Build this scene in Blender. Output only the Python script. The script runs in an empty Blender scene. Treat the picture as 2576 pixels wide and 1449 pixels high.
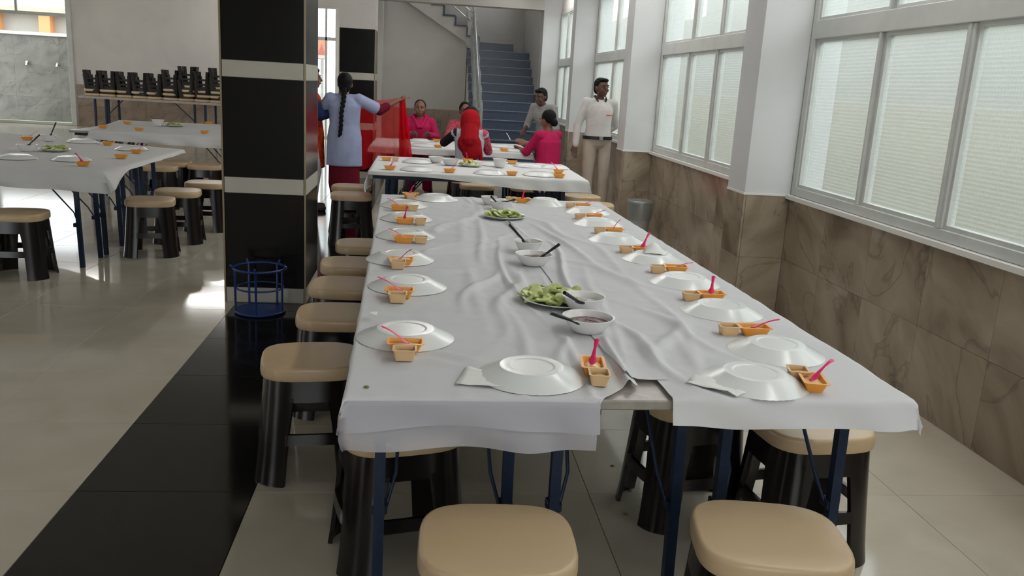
import bpy, bmesh, math, random
from mathutils import Vector, Matrix, noise
random.seed(7)
S = bpy.context.scene
COL = S.collection
PI = math.pi

# ------------------------------------------------------------------ camera
F_PX = 2139.2
yaw, pitch, roll = 0.111423, 0.233180, 0.056990
CAM = Vector((0, 0, 1.55))
_r = Vector((math.cos(yaw), -math.sin(yaw), 0)); _f = Vector((math.sin(yaw), math.cos(yaw), 0)); _u = Vector((0, 0, 1))
_f2 = _f * math.cos(pitch) - _u * math.sin(pitch); _u2 = _u * math.cos(pitch) + _f * math.sin(pitch)
_r3 = _r * math.cos(roll) + _u2 * math.sin(roll); _u3 = _u2 * math.cos(roll) - _r * math.sin(roll)
cd = bpy.data.cameras.new('camera'); cam = bpy.data.objects.new('camera', cd); COL.objects.link(cam)
cd.sensor_width = 36.0; cd.lens = F_PX / 2576 * 36; cd.clip_start = 0.05; cd.clip_end = 300
m3 = Matrix((_r3, _u3, -_f2)).transposed()
cam.matrix_world = Matrix.Translation(CAM) @ m3.to_4x4()
S.camera = cam

def in_view(p, margin=0):
    d = Vector(p) - CAM
    z = d.dot(_f2)
    if z < 0.2: return False
    x = 1288 + F_PX * d.dot(_r3) / z; y = 724.5 - F_PX * d.dot(_u3) / z
    return -margin < x < 2576 + margin and -margin < y < 1449 + margin

# ------------------------------------------------------------------ world, light, exposure
w = bpy.data.worlds.new('overcast_sky'); S.world = w; w.use_nodes = True
bg = w.node_tree.nodes['Background']
bg.inputs[0].default_value = (0.93, 0.97, 1.0, 1); bg.inputs[1].default_value = 3.45
S.view_settings.view_transform = 'Standard'; S.view_settings.look = 'None'
S.view_settings.gamma = 1.0; S.view_settings.use_curve_mapping = False
S.view_settings.exposure = 0.12
try:
    S.cycles.max_bounces = 5; S.cycles.diffuse_bounces = 3; S.cycles.glossy_bounces = 3
    S.cycles.transparent_max_bounces = 12; S.cycles.sample_clamp_indirect = 5; S.cycles.adaptive_threshold = 0.05; S.cycles.adaptive_min_samples = 16
except Exception: pass
def portal(name, loc, rot, sx, sy):      # sampling guide for the daylight in an opening; emits nothing itself
    l = bpy.data.lights.new(name, 'AREA'); l.shape = 'RECTANGLE'; l.size = sx; l.size_y = sy
    l.cycles.is_portal = True
    o = bpy.data.objects.new(name, l); COL.objects.link(o); o.location = loc; o.rotation_euler = rot
    return o

# ------------------------------------------------------------------ materials
def C(r, g, b):
    f = lambda c: (c / 255 / 12.92) if c / 255 <= 0.04045 else ((c / 255 + 0.055) / 1.055) ** 2.4
    return (f(r), f(g), f(b), 1)
MATS = {}
def pmat(name, col, rough=0.5, metal=0.0, spec=0.5, col2=None, nscale=6.0, detail=4, contrast=(0.35, 0.65), bump=0.0, bscale=40, coat=0, per_obj=0.0, sub=0, stretch=None):
    m = bpy.data.materials.new(name); m.use_nodes = True; MATS[name] = m
    nt = m.node_tree; N = nt.nodes; L = nt.links; b = N['Principled BSDF']
    b.inputs['Roughness'].default_value = rough; b.inputs['Metallic'].default_value = metal
    b.inputs['Specular IOR Level'].default_value = spec; b.inputs['Coat Weight'].default_value = coat
    b.inputs['Base Color'].default_value = col
    tc = N.new('ShaderNodeTexCoord'); src = tc.outputs['Object']
    if per_obj:
        oi = N.new('ShaderNodeObjectInfo'); ad = N.new('ShaderNodeVectorMath'); ad.operation = 'MULTIPLY_ADD'
        cb = N.new('ShaderNodeCombineXYZ')
        for k in range(3): L.new(oi.outputs['Random'], cb.inputs[k])
        ad.inputs[1].default_value = (37 * per_obj, 61 * per_obj, 23 * per_obj)
        L.new(cb.outputs[0], ad.inputs[0]); L.new(src, ad.inputs[2]); src = ad.outputs[0]
    if stretch:
        mp = N.new('ShaderNodeMapping'); mp.inputs['Scale'].default_value = stretch[:3]
        if len(stretch) > 3: mp.inputs['Rotation'].default_value = stretch[3]
        L.new(src, mp.inputs[0]); src = mp.outputs[0]
    if col2:
        n = N.new('ShaderNodeTexNoise'); n.inputs['Scale'].default_value = nscale; n.inputs['Detail'].default_value = detail
        n.inputs['Distortion'].default_value = 0.6
        L.new(src, n.inputs['Vector'])
        r = N.new('ShaderNodeValToRGB'); r.color_ramp.elements[0].position = contrast[0]; r.color_ramp.elements[1].position = contrast[1]
        r.color_ramp.elements[0].color = col; r.color_ramp.elements[1].color = col2
        L.new(n.outputs[0], r.inputs[0]); L.new(r.outputs[0], b.inputs['Base Color'])
    if bump:
        n = N.new('ShaderNodeTexNoise'); n.inputs['Scale'].default_value = bscale; n.inputs['Detail'].default_value = 3
        L.new(src, n.inputs['Vector'])
        bp = N.new('ShaderNodeBump'); bp.inputs['Strength'].default_value = bump; bp.inputs['Distance'].default_value = 0.004
        L.new(n.outputs[0], bp.inputs['Height']); L.new(bp.outputs[0], b.inputs['Normal'])
    return m
def marble(name, c1, c2, c3, rough=0.16):
    m = bpy.data.materials.new(name); m.use_nodes = True; MATS[name] = m
    nt = m.node_tree; N = nt.nodes; L = nt.links; b = N['Principled BSDF']; b.inputs['Roughness'].default_value = rough
    tc = N.new('ShaderNodeTexCoord'); oi = N.new('ShaderNodeObjectInfo')
    cb = N.new('ShaderNodeCombineXYZ'); [L.new(oi.outputs['Random'], cb.inputs[k]) for k in range(3)]
    ad = N.new('ShaderNodeVectorMath'); ad.operation = 'MULTIPLY_ADD'; ad.inputs[1].default_value = (41, 67, 29)
    L.new(cb.outputs[0], ad.inputs[0]); L.new(tc.outputs['Object'], ad.inputs[2])
    mr = N.new('ShaderNodeMapping'); mr.inputs['Rotation'].default_value = (0.85, 0.0, 0.5); L.new(ad.outputs[0], mr.inputs[0])
    mp = N.new('ShaderNodeMapping'); mp.inputs['Scale'].default_value = (1.0, 1.9, 0.9); L.new(mr.outputs[0], mp.inputs[0])
    n = N.new('ShaderNodeTexNoise'); n.inputs['Scale'].default_value = 1.7; n.inputs['Detail'].default_value = 6; n.inputs['Distortion'].default_value = 0.9
    L.new(mp.outputs[0], n.inputs['Vector'])
    r = N.new('ShaderNodeValToRGB'); e = r.color_ramp.elements
    e[0].position = 0.30; e[0].color = c2; e[1].position = 0.72; e[1].color = c3
    k = e.new(0.5); k.color = c1
    L.new(n.outputs[0], r.inputs[0])
    n2 = N.new('ShaderNodeTexNoise'); n2.inputs['Scale'].default_value = 1.1; n2.inputs['Detail'].default_value = 5; n2.inputs['Distortion'].default_value = 0.8
    L.new(mp.outputs[0], n2.inputs['Vector'])
    r2 = N.new('ShaderNodeValToRGB'); q = r2.color_ramp.elements
    q[0].position = 0.485; q[0].color = (1, 1, 1, 1); q[1].position = 0.515; q[1].color = (1, 1, 1, 1); z = q.new(0.5); z.color = (0.38, 0.36, 0.34, 1)
    L.new(n2.outputs[0], r2.inputs[0])
    mx = N.new('ShaderNodeMix'); mx.data_type = 'RGBA'; mx.blend_type = 'MULTIPLY'; mx.inputs[0].default_value = 0.5
    L.new(r.outputs[0], mx.inputs[6]); L.new(r2.outputs[0], mx.inputs[7]); L.new(mx.outputs[2], b.inputs['Base Color'])
    return m
def clothmat(name, col, transp=0.0, transl=0.2, weave=900, bump=0.15):
    m = bpy.data.materials.new(name); m.use_nodes = True; MATS[name] = m
    nt = m.node_tree; N = nt.nodes; L = nt.links; N.remove(N['Principled BSDF']); out = N['Material Output']
    d = N.new('ShaderNodeBsdfDiffuse'); d.inputs[0].default_value = col
    t = N.new('ShaderNodeBsdfTranslucent'); t.inputs[0].default_value = col
    a = N.new('ShaderNodeMixShader'); a.inputs[0].default_value = transl
    tc = N.new('ShaderNodeTexCoord')
    n = N.new('ShaderNodeTexNoise'); n.inputs['Scale'].default_value = weave; n.inputs['Detail'].default_value = 2
    n3 = N.new('ShaderNodeTexNoise'); n3.inputs['Scale'].default_value = 14; n3.inputs['Detail'].default_value = 4
    add = N.new('ShaderNodeMath'); add.operation = 'MULTIPLY_ADD'; add.inputs[1].default_value = 0.12
    L.new(tc.outputs['Object'], n.inputs['Vector']); L.new(tc.outputs['Object'], n3.inputs['Vector'])
    L.new(n.outputs[0], add.inputs[0]); L.new(n3.outputs[0], add.inputs[2])
    bp = N.new('ShaderNodeBump'); bp.inputs['Strength'].default_value = bump; bp.inputs['Distance'].default_value = 0.01
    L.new(add.outputs[0], bp.inputs['Height']); L.new(bp.outputs[0], d.inputs['Normal'])
    L.new(d.outputs[0], a.inputs[1]); L.new(t.outputs[0], a.inputs[2]); res = a
    if transp:
        tr = N.new('ShaderNodeBsdfTransparent'); a2 = N.new('ShaderNodeMixShader'); a2.inputs[0].default_value = transp
        L.new(a.outputs[0], a2.inputs[1]); L.new(tr.outputs[0], a2.inputs[2]); res = a2
    L.new(res.outputs[0], out.inputs[0])
    return m
def glassmat(name, tint=(0.93, 0.96, 0.95, 1), haze=0.16, gloss=0.05, grid=0.0):
    m = bpy.data.materials.new(name); m.use_nodes = True; MATS[name] = m
    nt = m.node_tree; N = nt.nodes; L = nt.links; N.remove(N['Principled BSDF']); out = N['Material Output']
    tr = N.new('ShaderNodeBsdfTransparent'); tr.inputs[0].default_value = tint
    tl = N.new('ShaderNodeBsdfTranslucent'); tl.inputs[0].default_value = (0.85, 0.88, 0.86, 1)
    g = N.new('ShaderNodeBsdfGlossy'); g.inputs['Roughness'].default_value = 0.22
    a = N.new('ShaderNodeMixShader'); a.inputs[0].default_value = haze; b = N.new('ShaderNodeMixShader'); b.inputs[0].default_value = gloss
    L.new(tr.outputs[0], a.inputs[1]); L.new(tl.outputs[0], a.inputs[2]); L.new(a.outputs[0], b.inputs[1]); L.new(g.outputs[0], b.inputs[2]); L.new(b.outputs[0], out.inputs[0])
    if grid:
        tc = N.new('ShaderNodeTexCoord'); sp = N.new('ShaderNodeSeparateXYZ'); L.new(tc.outputs['Object'], sp.inputs[0])
        outs = []
        for k in (1, 2):
            mu = N.new('ShaderNodeMath'); mu.operation = 'MULTIPLY'; mu.inputs[1].default_value = 2 * PI / 0.022; L.new(sp.outputs[k], mu.inputs[0])
            si = N.new('ShaderNodeMath'); si.operation = 'SINE'; L.new(mu.outputs[0], si.inputs[0]); outs.append(si)
        mxm = N.new('ShaderNodeMath'); mxm.operation = 'MAXIMUM'; L.new(outs[0].outputs[0], mxm.inputs[0]); L.new(outs[1].outputs[0], mxm.inputs[1])
        ma = N.new('ShaderNodeMath'); ma.operation = 'MULTIPLY_ADD'; ma.inputs[1].default_value = grid; ma.inputs[2].default_value = haze; L.new(mxm.outputs[0], ma.inputs[0]); L.new(ma.outputs[0], a.inputs[0])
        bp = N.new('ShaderNodeBump'); bp.inputs['Strength'].default_value = 0.12; bp.inputs['Distance'].default_value = 0.004
        L.new(mxm.outputs[0], bp.inputs['Height']); L.new(bp.outputs[0], g.inputs['Normal'])
    return m

pmat('wall_paint', C(214, 210, 204), 0.75, col2=C(206, 201, 196), nscale=1.2, bump=0.05, bscale=120)
pmat('pillar_paint', C(216, 216, 216), 0.7, col2=C(208, 208, 208), nscale=1.5, bump=0.05, bscale=120)
pmat('ceiling_paint', C(225, 224, 220), 0.8)
marble('wall_marble', C(156, 141, 122), C(124, 109, 90), C(176, 162, 144))
marble('wash_marble', C(112, 112, 104), C(96, 96, 90), C(124, 124, 116), 0.4)
marble('back_marble', C(150, 132, 114), C(128, 110, 92), C(165, 150, 132), 0.25)
pmat('floor_tile', C(196, 188, 172), 0.09, col2=C(188, 179, 162), nscale=2.5, per_obj=1.0, spec=0.5)
pmat('grout', C(88, 82, 74), 0.8)
pmat('granite_black', C(24, 23, 22), 0.10, col2=C(40, 38, 36), nscale=260, contrast=(0.55, 0.75), spec=0.5)
pmat('column_black', C(15, 16, 16), 0.16, col2=C(23, 24, 24), nscale=160, contrast=(0.5, 0.75), spec=0.35)
pmat('column_white', C(192, 189, 176), 0.28, col2=C(186, 182, 170), nscale=3)
pmat('trim_metal', C(150, 135, 112), 0.35, metal=0.8)
pmat('frame_paint', C(206, 208, 203), 0.35, col2=C(196, 198, 194), nscale=4)
pmat('sill_white', C(232, 230, 224), 0.4)
pmat('outside_cream', C(186, 180, 160), 0.85, col2=C(176, 171, 152), nscale=0.8, bump=0.1)
pmat('outside_pale', C(176, 176, 168), 0.85, col2=C(168, 168, 160), nscale=0.8)
pmat('ground_concrete', C(150, 146, 138), 0.9, col2=C(130, 126, 118), nscale=1.5)
pmat('grass', C(70, 96, 40), 0.9, col2=C(52, 78, 30), nscale=30)
pmat('orange_paint', C(226, 160, 110), 0.8); pmat('blue_shutter', C(120, 140, 160), 0.6)
glassmat('figured_glass', haze=0.16, grid=0.08); glassmat('clear_glass', (0.92, 0.95, 0.94, 1), 0.05, 0.06)
pmat('stool_seat', C(204, 178, 143), 0.30, col2=C(196, 170, 134), nscale=2.0, per_obj=1.0)
pmat('stool_black', C(22, 18, 17), 0.22, col2=C(28, 23, 21), nscale=3, spec=0.5)
pmat('table_leg', C(20, 36, 62), 0.45, metal=0.2, col2=C(28, 44, 66), nscale=30, spec=0.4)
pmat('table_laminate', C(168, 160, 152), 0.3, col2=C(146, 140, 132), nscale=20)
clothmat('cloth_white', C(228, 228, 230), transp=0.0, transl=0.12)
clothmat('cloth_thin', C(208, 208, 216), transp=0.18, transl=0.2)
clothmat('cloth_sheer', C(214, 214, 222), transp=0.30, transl=0.2)
clothmat('cloth_grey', C(236, 236, 235), transp=0.0, transl=0.12)
pmat('plate_white', C(234, 236, 234), 0.22, spec=0.6); pmat('bowl_white', C(238, 236, 234), 0.2, spec=0.6)
pmat('napkin', C(240, 240, 236), 0.9, bump=0.3, bscale=30)
pmat('cup_orange', C(244, 170, 72), 0.35, col2=C(238, 160, 62), nscale=10); pmat('cup_beige', C(226, 190, 146), 0.4, col2=C(218, 182, 132), nscale=10)
pmat('kheer', C(230, 190, 120), 0.35); pmat('dal', C(196, 160, 70), 0.35)
pmat('spoon_pink', C(226, 44, 104), 0.28, spec=0.6); pmat('spoon_black', C(20, 24, 28), 0.3, spec=0.5)
pmat('beet', C(92, 40, 46), 0.4, col2=C(60, 22, 30), nscale=60, bump=0.6, bscale=120); pmat('chutney', C(206, 204, 188), 0.45, col2=C(176, 178, 156), nscale=60, bump=0.5, bscale=120)
pmat('cucumber', C(214, 218, 158), 0.35, col2=C(190, 202, 124), nscale=26, contrast=(0.4, 0.6)); pmat('cucumber_skin', C(150, 172, 88), 0.4)
pmat('stair_stone', C(76, 88, 108), 0.25, col2=C(62, 72, 90), nscale=50); pmat('nosing', C(132, 140, 156), 0.35)
pmat('steel', C(200, 202, 200), 0.22, metal=0.85, col2=C(180, 182, 180), nscale=6)
glassmat('plastic_wrap', (0.9, 0.9, 0.88, 1), 0.45, 0.2)
pmat('blue_wire', C(18, 48, 108), 0.4, spec=0.5); pmat('bin_plastic', C(172, 174, 172), 0.3, col2=C(154, 156, 154), nscale=8); glassmat('bin_liner', (0.85, 0.86, 0.85, 1), 0.35, 0.12)
pmat('skin', C(128, 88, 68), 0.55, col2=C(118, 80, 62), nscale=5); pmat('skin_dark', C(88, 60, 48), 0.55)
pmat('hair', C(12, 11, 12), 0.7, spec=0.2, bump=0.4, bscale=90); pmat('eye_white', C(168, 158, 148), 0.4); pmat('eye_dark', C(18, 14, 12), 0.2); pmat('lips', C(120, 66, 60), 0.5)
def fabric(n, c, c2=None, s=6): return pmat(n, c, 0.85, spec=0.15, col2=c2 or tuple(x * 0.85 for x in c[:3]) + (1,), nscale=s, bump=0.25, bscale=25)
fabric('kurta_blue', C(160, 168, 200)); fabric('maroon', C(104, 18, 36)); fabric('shirt_white', C(222, 218, 214)); fabric('trousers_beige', C(196, 184, 168))
fabric('pink', C(190, 36, 90)); fabric('grey_white', C(190, 194, 208)); fabric('dark_sleeve', C(44, 36, 36)); fabric('pink_print', C(196, 96, 110), C(150, 40, 60), 40)
fabric('orange_print', C(206, 84, 34), C(150, 24, 24), 14); fabric('navy', C(34, 48, 88)); fabric('shirt_grey', C(150, 150, 148)); fabric('trousers_dark', C(60, 58, 60)); fabric('white_cotton', C(222, 218, 220))
fabric('red_scarf', C(160, 18, 28)); clothmat('red_sheer', C(214, 30, 40), transp=0.38, transl=0.35, bump=0.3); clothmat('red_fold', C(206, 16, 30), transp=0.05, transl=0.3, bump=0.3)
pmat('leather_black', C(24, 24, 26), 0.4); pmat('logo_red', C(220, 90, 60), 0.7)
pmat('poster_orange', C(236, 150, 110), 0.6); pmat('poster_red', C(216, 84, 60), 0.6); pmat('sludge', C(120, 112, 60), 0.6)

# ------------------------------------------------------------------ mesh helpers
class MB:
    def __init__(s): s.v = []; s.f = []
    def add(s, vs, fs, M=None):
        o = len(s.v)
        s.v += [tuple(M @ Vector(p)) for p in vs] if M else [tuple(p) for p in vs]
        s.f += [tuple(i + o for i in q) for q in fs]; return s
    def box(s, x0, x1, y0, y1, z0, z1, M=None):
        vs = [(x, y, z) for z in (z0, z1) for y in (y0, y1) for x in (x0, x1)]
        return s.add(vs, [(0, 2, 3, 1), (4, 5, 7, 6), (0, 1, 5, 4), (2, 6, 7, 3), (0, 4, 6, 2), (1, 3, 7, 5)], M)
    def cbox(s, x0, x1, y0, y1, z0, z1, b, M=None):      # box with chamfered edges
        bm = bmesh.new(); bmesh.ops.create_cube(bm, size=1)
        for p in bm.verts: p.co = Vector(((x0 + x1) / 2 + p.co.x * (x1 - x0), (y0 + y1) / 2 + p.co.y * (y1 - y0), (z0 + z1) / 2 + p.co.z * (z1 - z0)))
        bmesh.ops.bevel(bm, geom=bm.edges[:], offset=b, segments=1, affect='EDGES')
        bm.verts.ensure_lookup_table(); bm.verts.index_update()
        s.add([p.co[:] for p in bm.verts], [tuple(p.index for p in q.verts) for q in bm.faces], M); bm.free(); return s
    def loft(s, rings, cap0=True, cap1=True, closed=True):
        n = len(rings[0]); o = len(s.v)
        for r in rings: s.v += [tuple(p) for p in r]
        for i in range(len(rings) - 1):
            for j in range(n if closed else n - 1):
                a = o + i * n + j; b = o + i * n + (j + 1) % n
                s.f.append((a, b, b + n, a + n))
        if cap0: s.f.append(tuple(o + j for j in reversed(range(n))))
        if cap1: s.f.append(tuple(o + (len(rings) - 1) * n + j for j in range(n)))
        return s
    def tube(s, pts, r, n=8, sq=False):
        pts = [Vector(p) for p in pts]; rr = r if isinstance(r, (list, tuple)) else [r] * len(pts); rings = []
        up = None
        for i, p in enumerate(pts):
            d = (pts[min(i + 1, len(pts) - 1)] - pts[max(i - 1, 0)]).normalized()
            if up is None: up = Vector((0, 0, 1)) if abs(d.z) < 0.9 else Vector((1, 0, 0))
            a = d.cross(up).normalized(); b = a.cross(d).normalized(); up = b
            m = 4 if sq else n; k = 1.414 if sq else 1; ph = PI / 4 if sq else 0
            rings.append([p + (a * math.cos(ph + 2 * PI * j / m) + b * math.sin(ph + 2 * PI * j / m)) * rr[i] * k for j in range(m)])
        return s.loft(rings)
    def lathe(s, prof, n=24, c=(0, 0, 0), flute=None, sy=1.0):
        rings = []
        for r, z in prof:
            rings.append([(c[0] + r * (1 + (flute(r, j) if flute else 0)) * math.cos(2 * PI * j / n), c[1] + sy * r * (1 + (flute(r, j) if flute else 0)) * math.sin(2 * PI * j / n), c[2] + z) for j in range(n)])
        return s.loft(rings, cap0=prof[0][0] > 1e-4, cap1=prof[-1][0] > 1e-4)
    def ring(s, c, R, r, n=28, m=6):
        rows = [[(c[0] + (R + r * math.cos(2 * PI * k / m)) * math.cos(2 * PI * j / n), c[1] + (R + r * math.cos(2 * PI * k / m)) * math.sin(2 * PI * j / n), c[2] + r * math.sin(2 * PI * k / m)) for k in range(m)] for j in range(n)]
        rows.append(rows[0]); return s.loft(rows, False, False)
    def ell(s, c, r, n=14, m=9, M=None):
        c = Vector(c); rings = []
        for i in range(1, m):
            t = PI * i / m
            ring = [Vector((r[0] * math.sin(t) * math.cos(2 * PI * j / n), r[1] * math.sin(t) * math.sin(2 * PI * j / n), -r[2] * math.cos(t))) for j in range(n)]
            if M: ring = [M @ p for p in ring]
            rings.append([c + p for p in ring])
        return s.loft(rings)
    def cap(s, p0, p1, r0, r1, n=12):
        p0, p1 = Vector(p0), Vector(p1); d = p1 - p0
        if d.length < 1e-5: return s.ell(p0, (r0, r0, r0))
        d.normalize(); up = Vector((0, 0, 1)) if abs(d.z) < 0.9 else Vector((1, 0, 0)); a = d.cross(up).normalized(); b = d.cross(a)
        rings = []
        for t in (-80, -50, -20): rings.append((p0 + d * r0 * math.sin(math.radians(t)), r0 * math.cos(math.radians(t))))
        for t in (20, 50, 80): rings.append((p1 + d * r1 * math.sin(math.radians(t)), r1 * math.cos(math.radians(t))))
        return s.loft([[p + (a * math.cos(2 * PI * j / n) + b * math.sin(2 * PI * j / n)) * r for j in range(n)] for p, r in rings])
    def prism(s, poly, axis, a0, a1):     # poly in the two other axes
        def P(u, v, a): return {'x': (a, u, v), 'y': (u, a, v), 'z': (u, v, a)}[axis]
        n = len(poly); vs = [P(u, v, a0) for u, v in poly] + [P(u, v, a1) for u, v in poly]
        fs = [tuple(range(n)), tuple(reversed(range(n, 2 * n)))] + [(j, j + n, (j + 1) % n + n, (j + 1) % n) for j in range(n)]
        return s.add(vs, fs)
    def mesh(s, name, mat, smooth=None):
        me = bpy.data.meshes.new(name); me.from_pydata(s.v, [], s.f)
        bm = bmesh.new(); bm.from_mesh(me); bmesh.ops.recalc_face_normals(bm, faces=bm.faces); bm.to_mesh(me); bm.free()
        if mat: me.materials.append(MATS[mat])
        if smooth is not None:
            me.polygons.foreach_set('use_smooth', [True] * len(me.polygons))
            if smooth < 180: me.set_sharp_from_angle(angle=math.radians(smooth))
        me.update(); return me
    def build(s, name, mat, parent=None, smooth=None):
        return link(name, s.mesh(name, mat, smooth), parent)
def link(name, me, parent=None, loc=None, rot=None):
    o = bpy.data.objects.new(name, me); COL.objects.link(o)
    if parent: o.parent = parent
    if loc: o.location = loc
    if rot: o.rotation_euler = rot
    return o
def tag(o, label=None, cat=None, group=None, kind=None):
    if label: o['label'] = label
    if cat: o['category'] = cat
    if group: o['group'] = group
    if kind: o['kind'] = kind
    return o
def thing(name, label, cat, loc=(0, 0, 0), rz=0, group=None):
    o = bpy.data.objects.new(name, None); COL.objects.link(o); o.location = loc; o.rotation_euler = (0, 0, rz); o.empty_display_size = 0.1
    return tag(o, label, cat, group)
def struct(o, label=None): return tag(o, label, None, None, 'structure')
def copy_tree(o, parent=None):
    c = o.copy(); COL.objects.link(c); c.parent = parent
    for ch in KIDS.get(o.name, []): copy_tree(ch, c)
    return c
KIDS = {}
def freeze(o):
    KIDS[o.name] = list(o.children)
    for ch in o.children: freeze(ch)
ORD = ['first', 'second', 'third', 'fourth', 'fifth', 'sixth', 'seventh', 'eighth', 'ninth', 'tenth']

# ------------------------------------------------------------------ the setting: floor
XW = 2.611; XP = 2.274            # window plane, pillar face
YB = 22.2; XL = -11.0; YR = -4.0; ZC = 3.4
PT = 0.645
struct(MB().box(XL, XW + 0.25, YR, YB + 0.2, -0.15, -0.010).build('floor', 'grout'), 'glossy cream tiled floor with one dark granite strip')
floor = bpy.data.objects['floor']
def tile_mesh(name, mat):
    return MB().cbox(0.001, PT - 0.001, 0.001, PT - 0.001, -0.0098, 0, 0.0012).mesh(name, mat)
tm = tile_mesh('floor_tile', 'floor_tile'); gm = tile_mesh('granite_slab', 'granite_black')
cells = []
for i in range(-19, 3):
    for j in range(-11, 31):
        x0 = 0.69 + PT * i; y0 = 3.03 + PT * j
        if x0 < XL or y0 < YR - .2 or y0 + PT > YB + .2: continue
        c = (x0 + PT / 2, y0 + PT / 2, 0)
        vis = in_view(c, 150) or in_view((x0, y0, 0), 150)
        cells.append((0 if vis else 1, (Vector(c) - CAM).length, i, x0, y0))
cells.sort()
rest = MB(); restg = MB()
for n, (nv, d, i, x0, y0) in enumerate(cells):
    if n < 290 and not nv:
        link('granite_slab' if i == -3 else 'floor_tile', gm if i == -3 else tm, floor, (x0, y0, 0))
    else:
        (restg if i == -3 else rest).box(x0 + .001, x0 + PT - .001, y0 + .001, y0 + PT - .001, -.0098, 0)
tag(rest.build('tile_field', 'floor_tile', floor), kind='stuff'); tag(restg.build('granite_strip', 'granite_black', floor), kind='stuff')
# ceiling (open over the stair shaft)
cm = MB(); cm.box(XL, XW + .25, YR, 17.4, ZC, ZC + .15); cm.box(XL, -1.05, 17.4, YB + .2, ZC, ZC + .15)
for yy in (-0.3, 5.85, 13.6): cm.box(XL, XP, yy, yy + .35, 3.05, ZC)
struct(cm.build('ceiling', 'ceiling_paint'), 'white painted ceiling with beams')
struct(MB().box(-1.05, XP, 17.4, 17.75, 3.03, 3.9).build('trim_1', 'wall_paint'), 'white beam in front of the staircase')

# ------------------------------------------------------------------ right wall, pillars, windows
PIL = [(-1.9, -1.55), (1.97, 2.32), (5.84, 6.19), (9.68, 10.02), (13.57, 13.90), (17.40, 17.75)]
wr = MB(); wr.box(XW + .02, XW + .24, YR, 21, 0, .885); wr.box(XW + .02, XW + .24, YR, 17.75, 3.0, ZC + .15)
wr.box(XW + .0, XW + .24, YR, -1.9, .885, 3.0)
wall_right = struct(wr.build('wall_right', 'wall_paint'), 'right wall with tall windows above marble panelling')
def panel(parent, axis, at, a0, a1, z0, z1, mat='wall_marble', th=.016, name='marble_panel'):
    b = MB()
    if axis == 'x': b.cbox(at, at + th, a0 + .0008, a1 - .0008, z0 + .0008, z1 - .0008, .001)
    else: b.cbox(a0 + .0008, a1 - .0008, at, at + th, z0 + .0008, z1 - .0008, .001)
    return b.build(name, mat, parent)
TW = 0.60
prev = YR
for k, (a, b) in enumerate(PIL + [(17.75, 17.75)]):
    y = prev
    segs = max(1, round((a - prev) / TW)); wd = (a - prev) / segs
    for q in range(segs):
        for z0, z1 in ((0, .44), (.44, .88)):
            if prev >= -1.6: panel(wall_right, 'x', XW, prev + q * wd, prev + (q + 1) * wd, z0, z1)
    prev = b
pillars = []
for k, (a, b) in enumerate(PIL):
    p = MB(); p.box(XP + .016, XW + .24, a + .016, b, 0, ZC)
    p = struct(p.build('pillar', 'pillar_paint'), 'white wall pillar with marble base, %s from the camera' % ORD[k]); pillars.append(p)
    MB().box(XP + .002, XP + .016, a + .002, b, .905, ZC).build('plaster_face', 'pillar_paint', p)
    MB().box(XP + .0161, XW, a + .002, a + .0159, .905, ZC).build('plaster_jamb', 'pillar_paint', p)
    for z0, z1 in ((0, .44), (.44, .89)):
        panel(p, 'x', XP, a, b, z0, z1); panel(p, 'y', a, XP + .017, XW, z0, z1)
    MB().box(XP - .004, XW, a - .004, b, .89, .905).build('ledge', 'sill_white', p)
def window(n, y0, y1, mulls, z0=.905, zt=1.97, z1=3.0, glass='figured_glass', up_shift=-.06):
    wn = thing('window_%d' % n, None, None); struct(wn, 'white aluminium window with figured glass, bay %s along the right wall' % ORD[n])
    fx0, fx1 = XW + .004, XW + .075
    def bar(nm, ya, yb, za, zb, d0=0, d1=0): return MB().cbox(fx0 + d0, fx1 + d1, ya, yb, za, zb, .004).build(nm, 'frame_paint', wn)
    bar('frame_side', y1 - .07, y1, z0, z1); bar('frame_side', y0, y0 + .05, z0, z1)
    bar('frame_bottom', y0 + .05, y1 - .07, z0, z0 + .06); bar('frame_top', y0 + .05, y1 - .07, z1 - .06, z1)
    bar('transom', y0 + .05, y1 - .07, zt, zt + .12, -.012)
    MB().box(XW - .035, XW + .02, y0, y1, .885, .904).build('sill', 'sill_white', wn)
    MB().box(XW - .0352, XW - .028, y0, y1, .876, .9042).build('sill_nose', 'sill_white', wn)
    def panes(za, zb, ms):
        ed = [y0 + .05] + ms + [y1 - .07]
        for i, m in enumerate(ms):
            bar('mullion', m - .03, m + .03, za, zb, .0 if i % 2 else .012); MB().cbox(fx0 - .006, fx0 + .03, m - .004, m + .022, za, zb, .003).build('sash_stile', 'frame_paint', wn)
        for i in range(len(ed) - 1):
            a = ed[i] + (.03 if i else 0); b = ed[i + 1] - (.03 if i < len(ed) - 2 else 0)
            MB().cbox(fx0 + .03, fx0 + .036, a - .005, b + .005, za - .005, zb + .005, .001).build('pane', glass, wn)
            r = MB()
            for (q0, q1, r0, r1) in ((a, b, za, za + .022), (a, b, zb - .022, zb), (a, a + .02, za + .022, zb - .022), (b - .02, b, za + .022, zb - .022)): r.box(fx0 + .012, fx0 + .052, q0, q1, r0, r1)
            r.build('sash_frame', 'frame_paint', wn)
    panes(z0 + .06, zt, mulls); panes(zt + .12, z1 - .06, [m + up_shift for m in mulls])
    if n < 5: portal('daylight_opening_%d' % n, (XW + .1, (y0 + y1) / 2, (z0 + z1) / 2), (0, PI / 2, 0), z1 - z0, y1 - y0)
window(0, -1.55, 1.97, [-.67, .21, 1.09])
window(1, 2.32, 5.84, [3.21, 4.052, 4.892])
window(2, 6.19, 9.68, [6.94, 7.78, 8.62])
window(3, 10.02, 13.57, [10.8, 11.5, 12.2])
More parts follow.
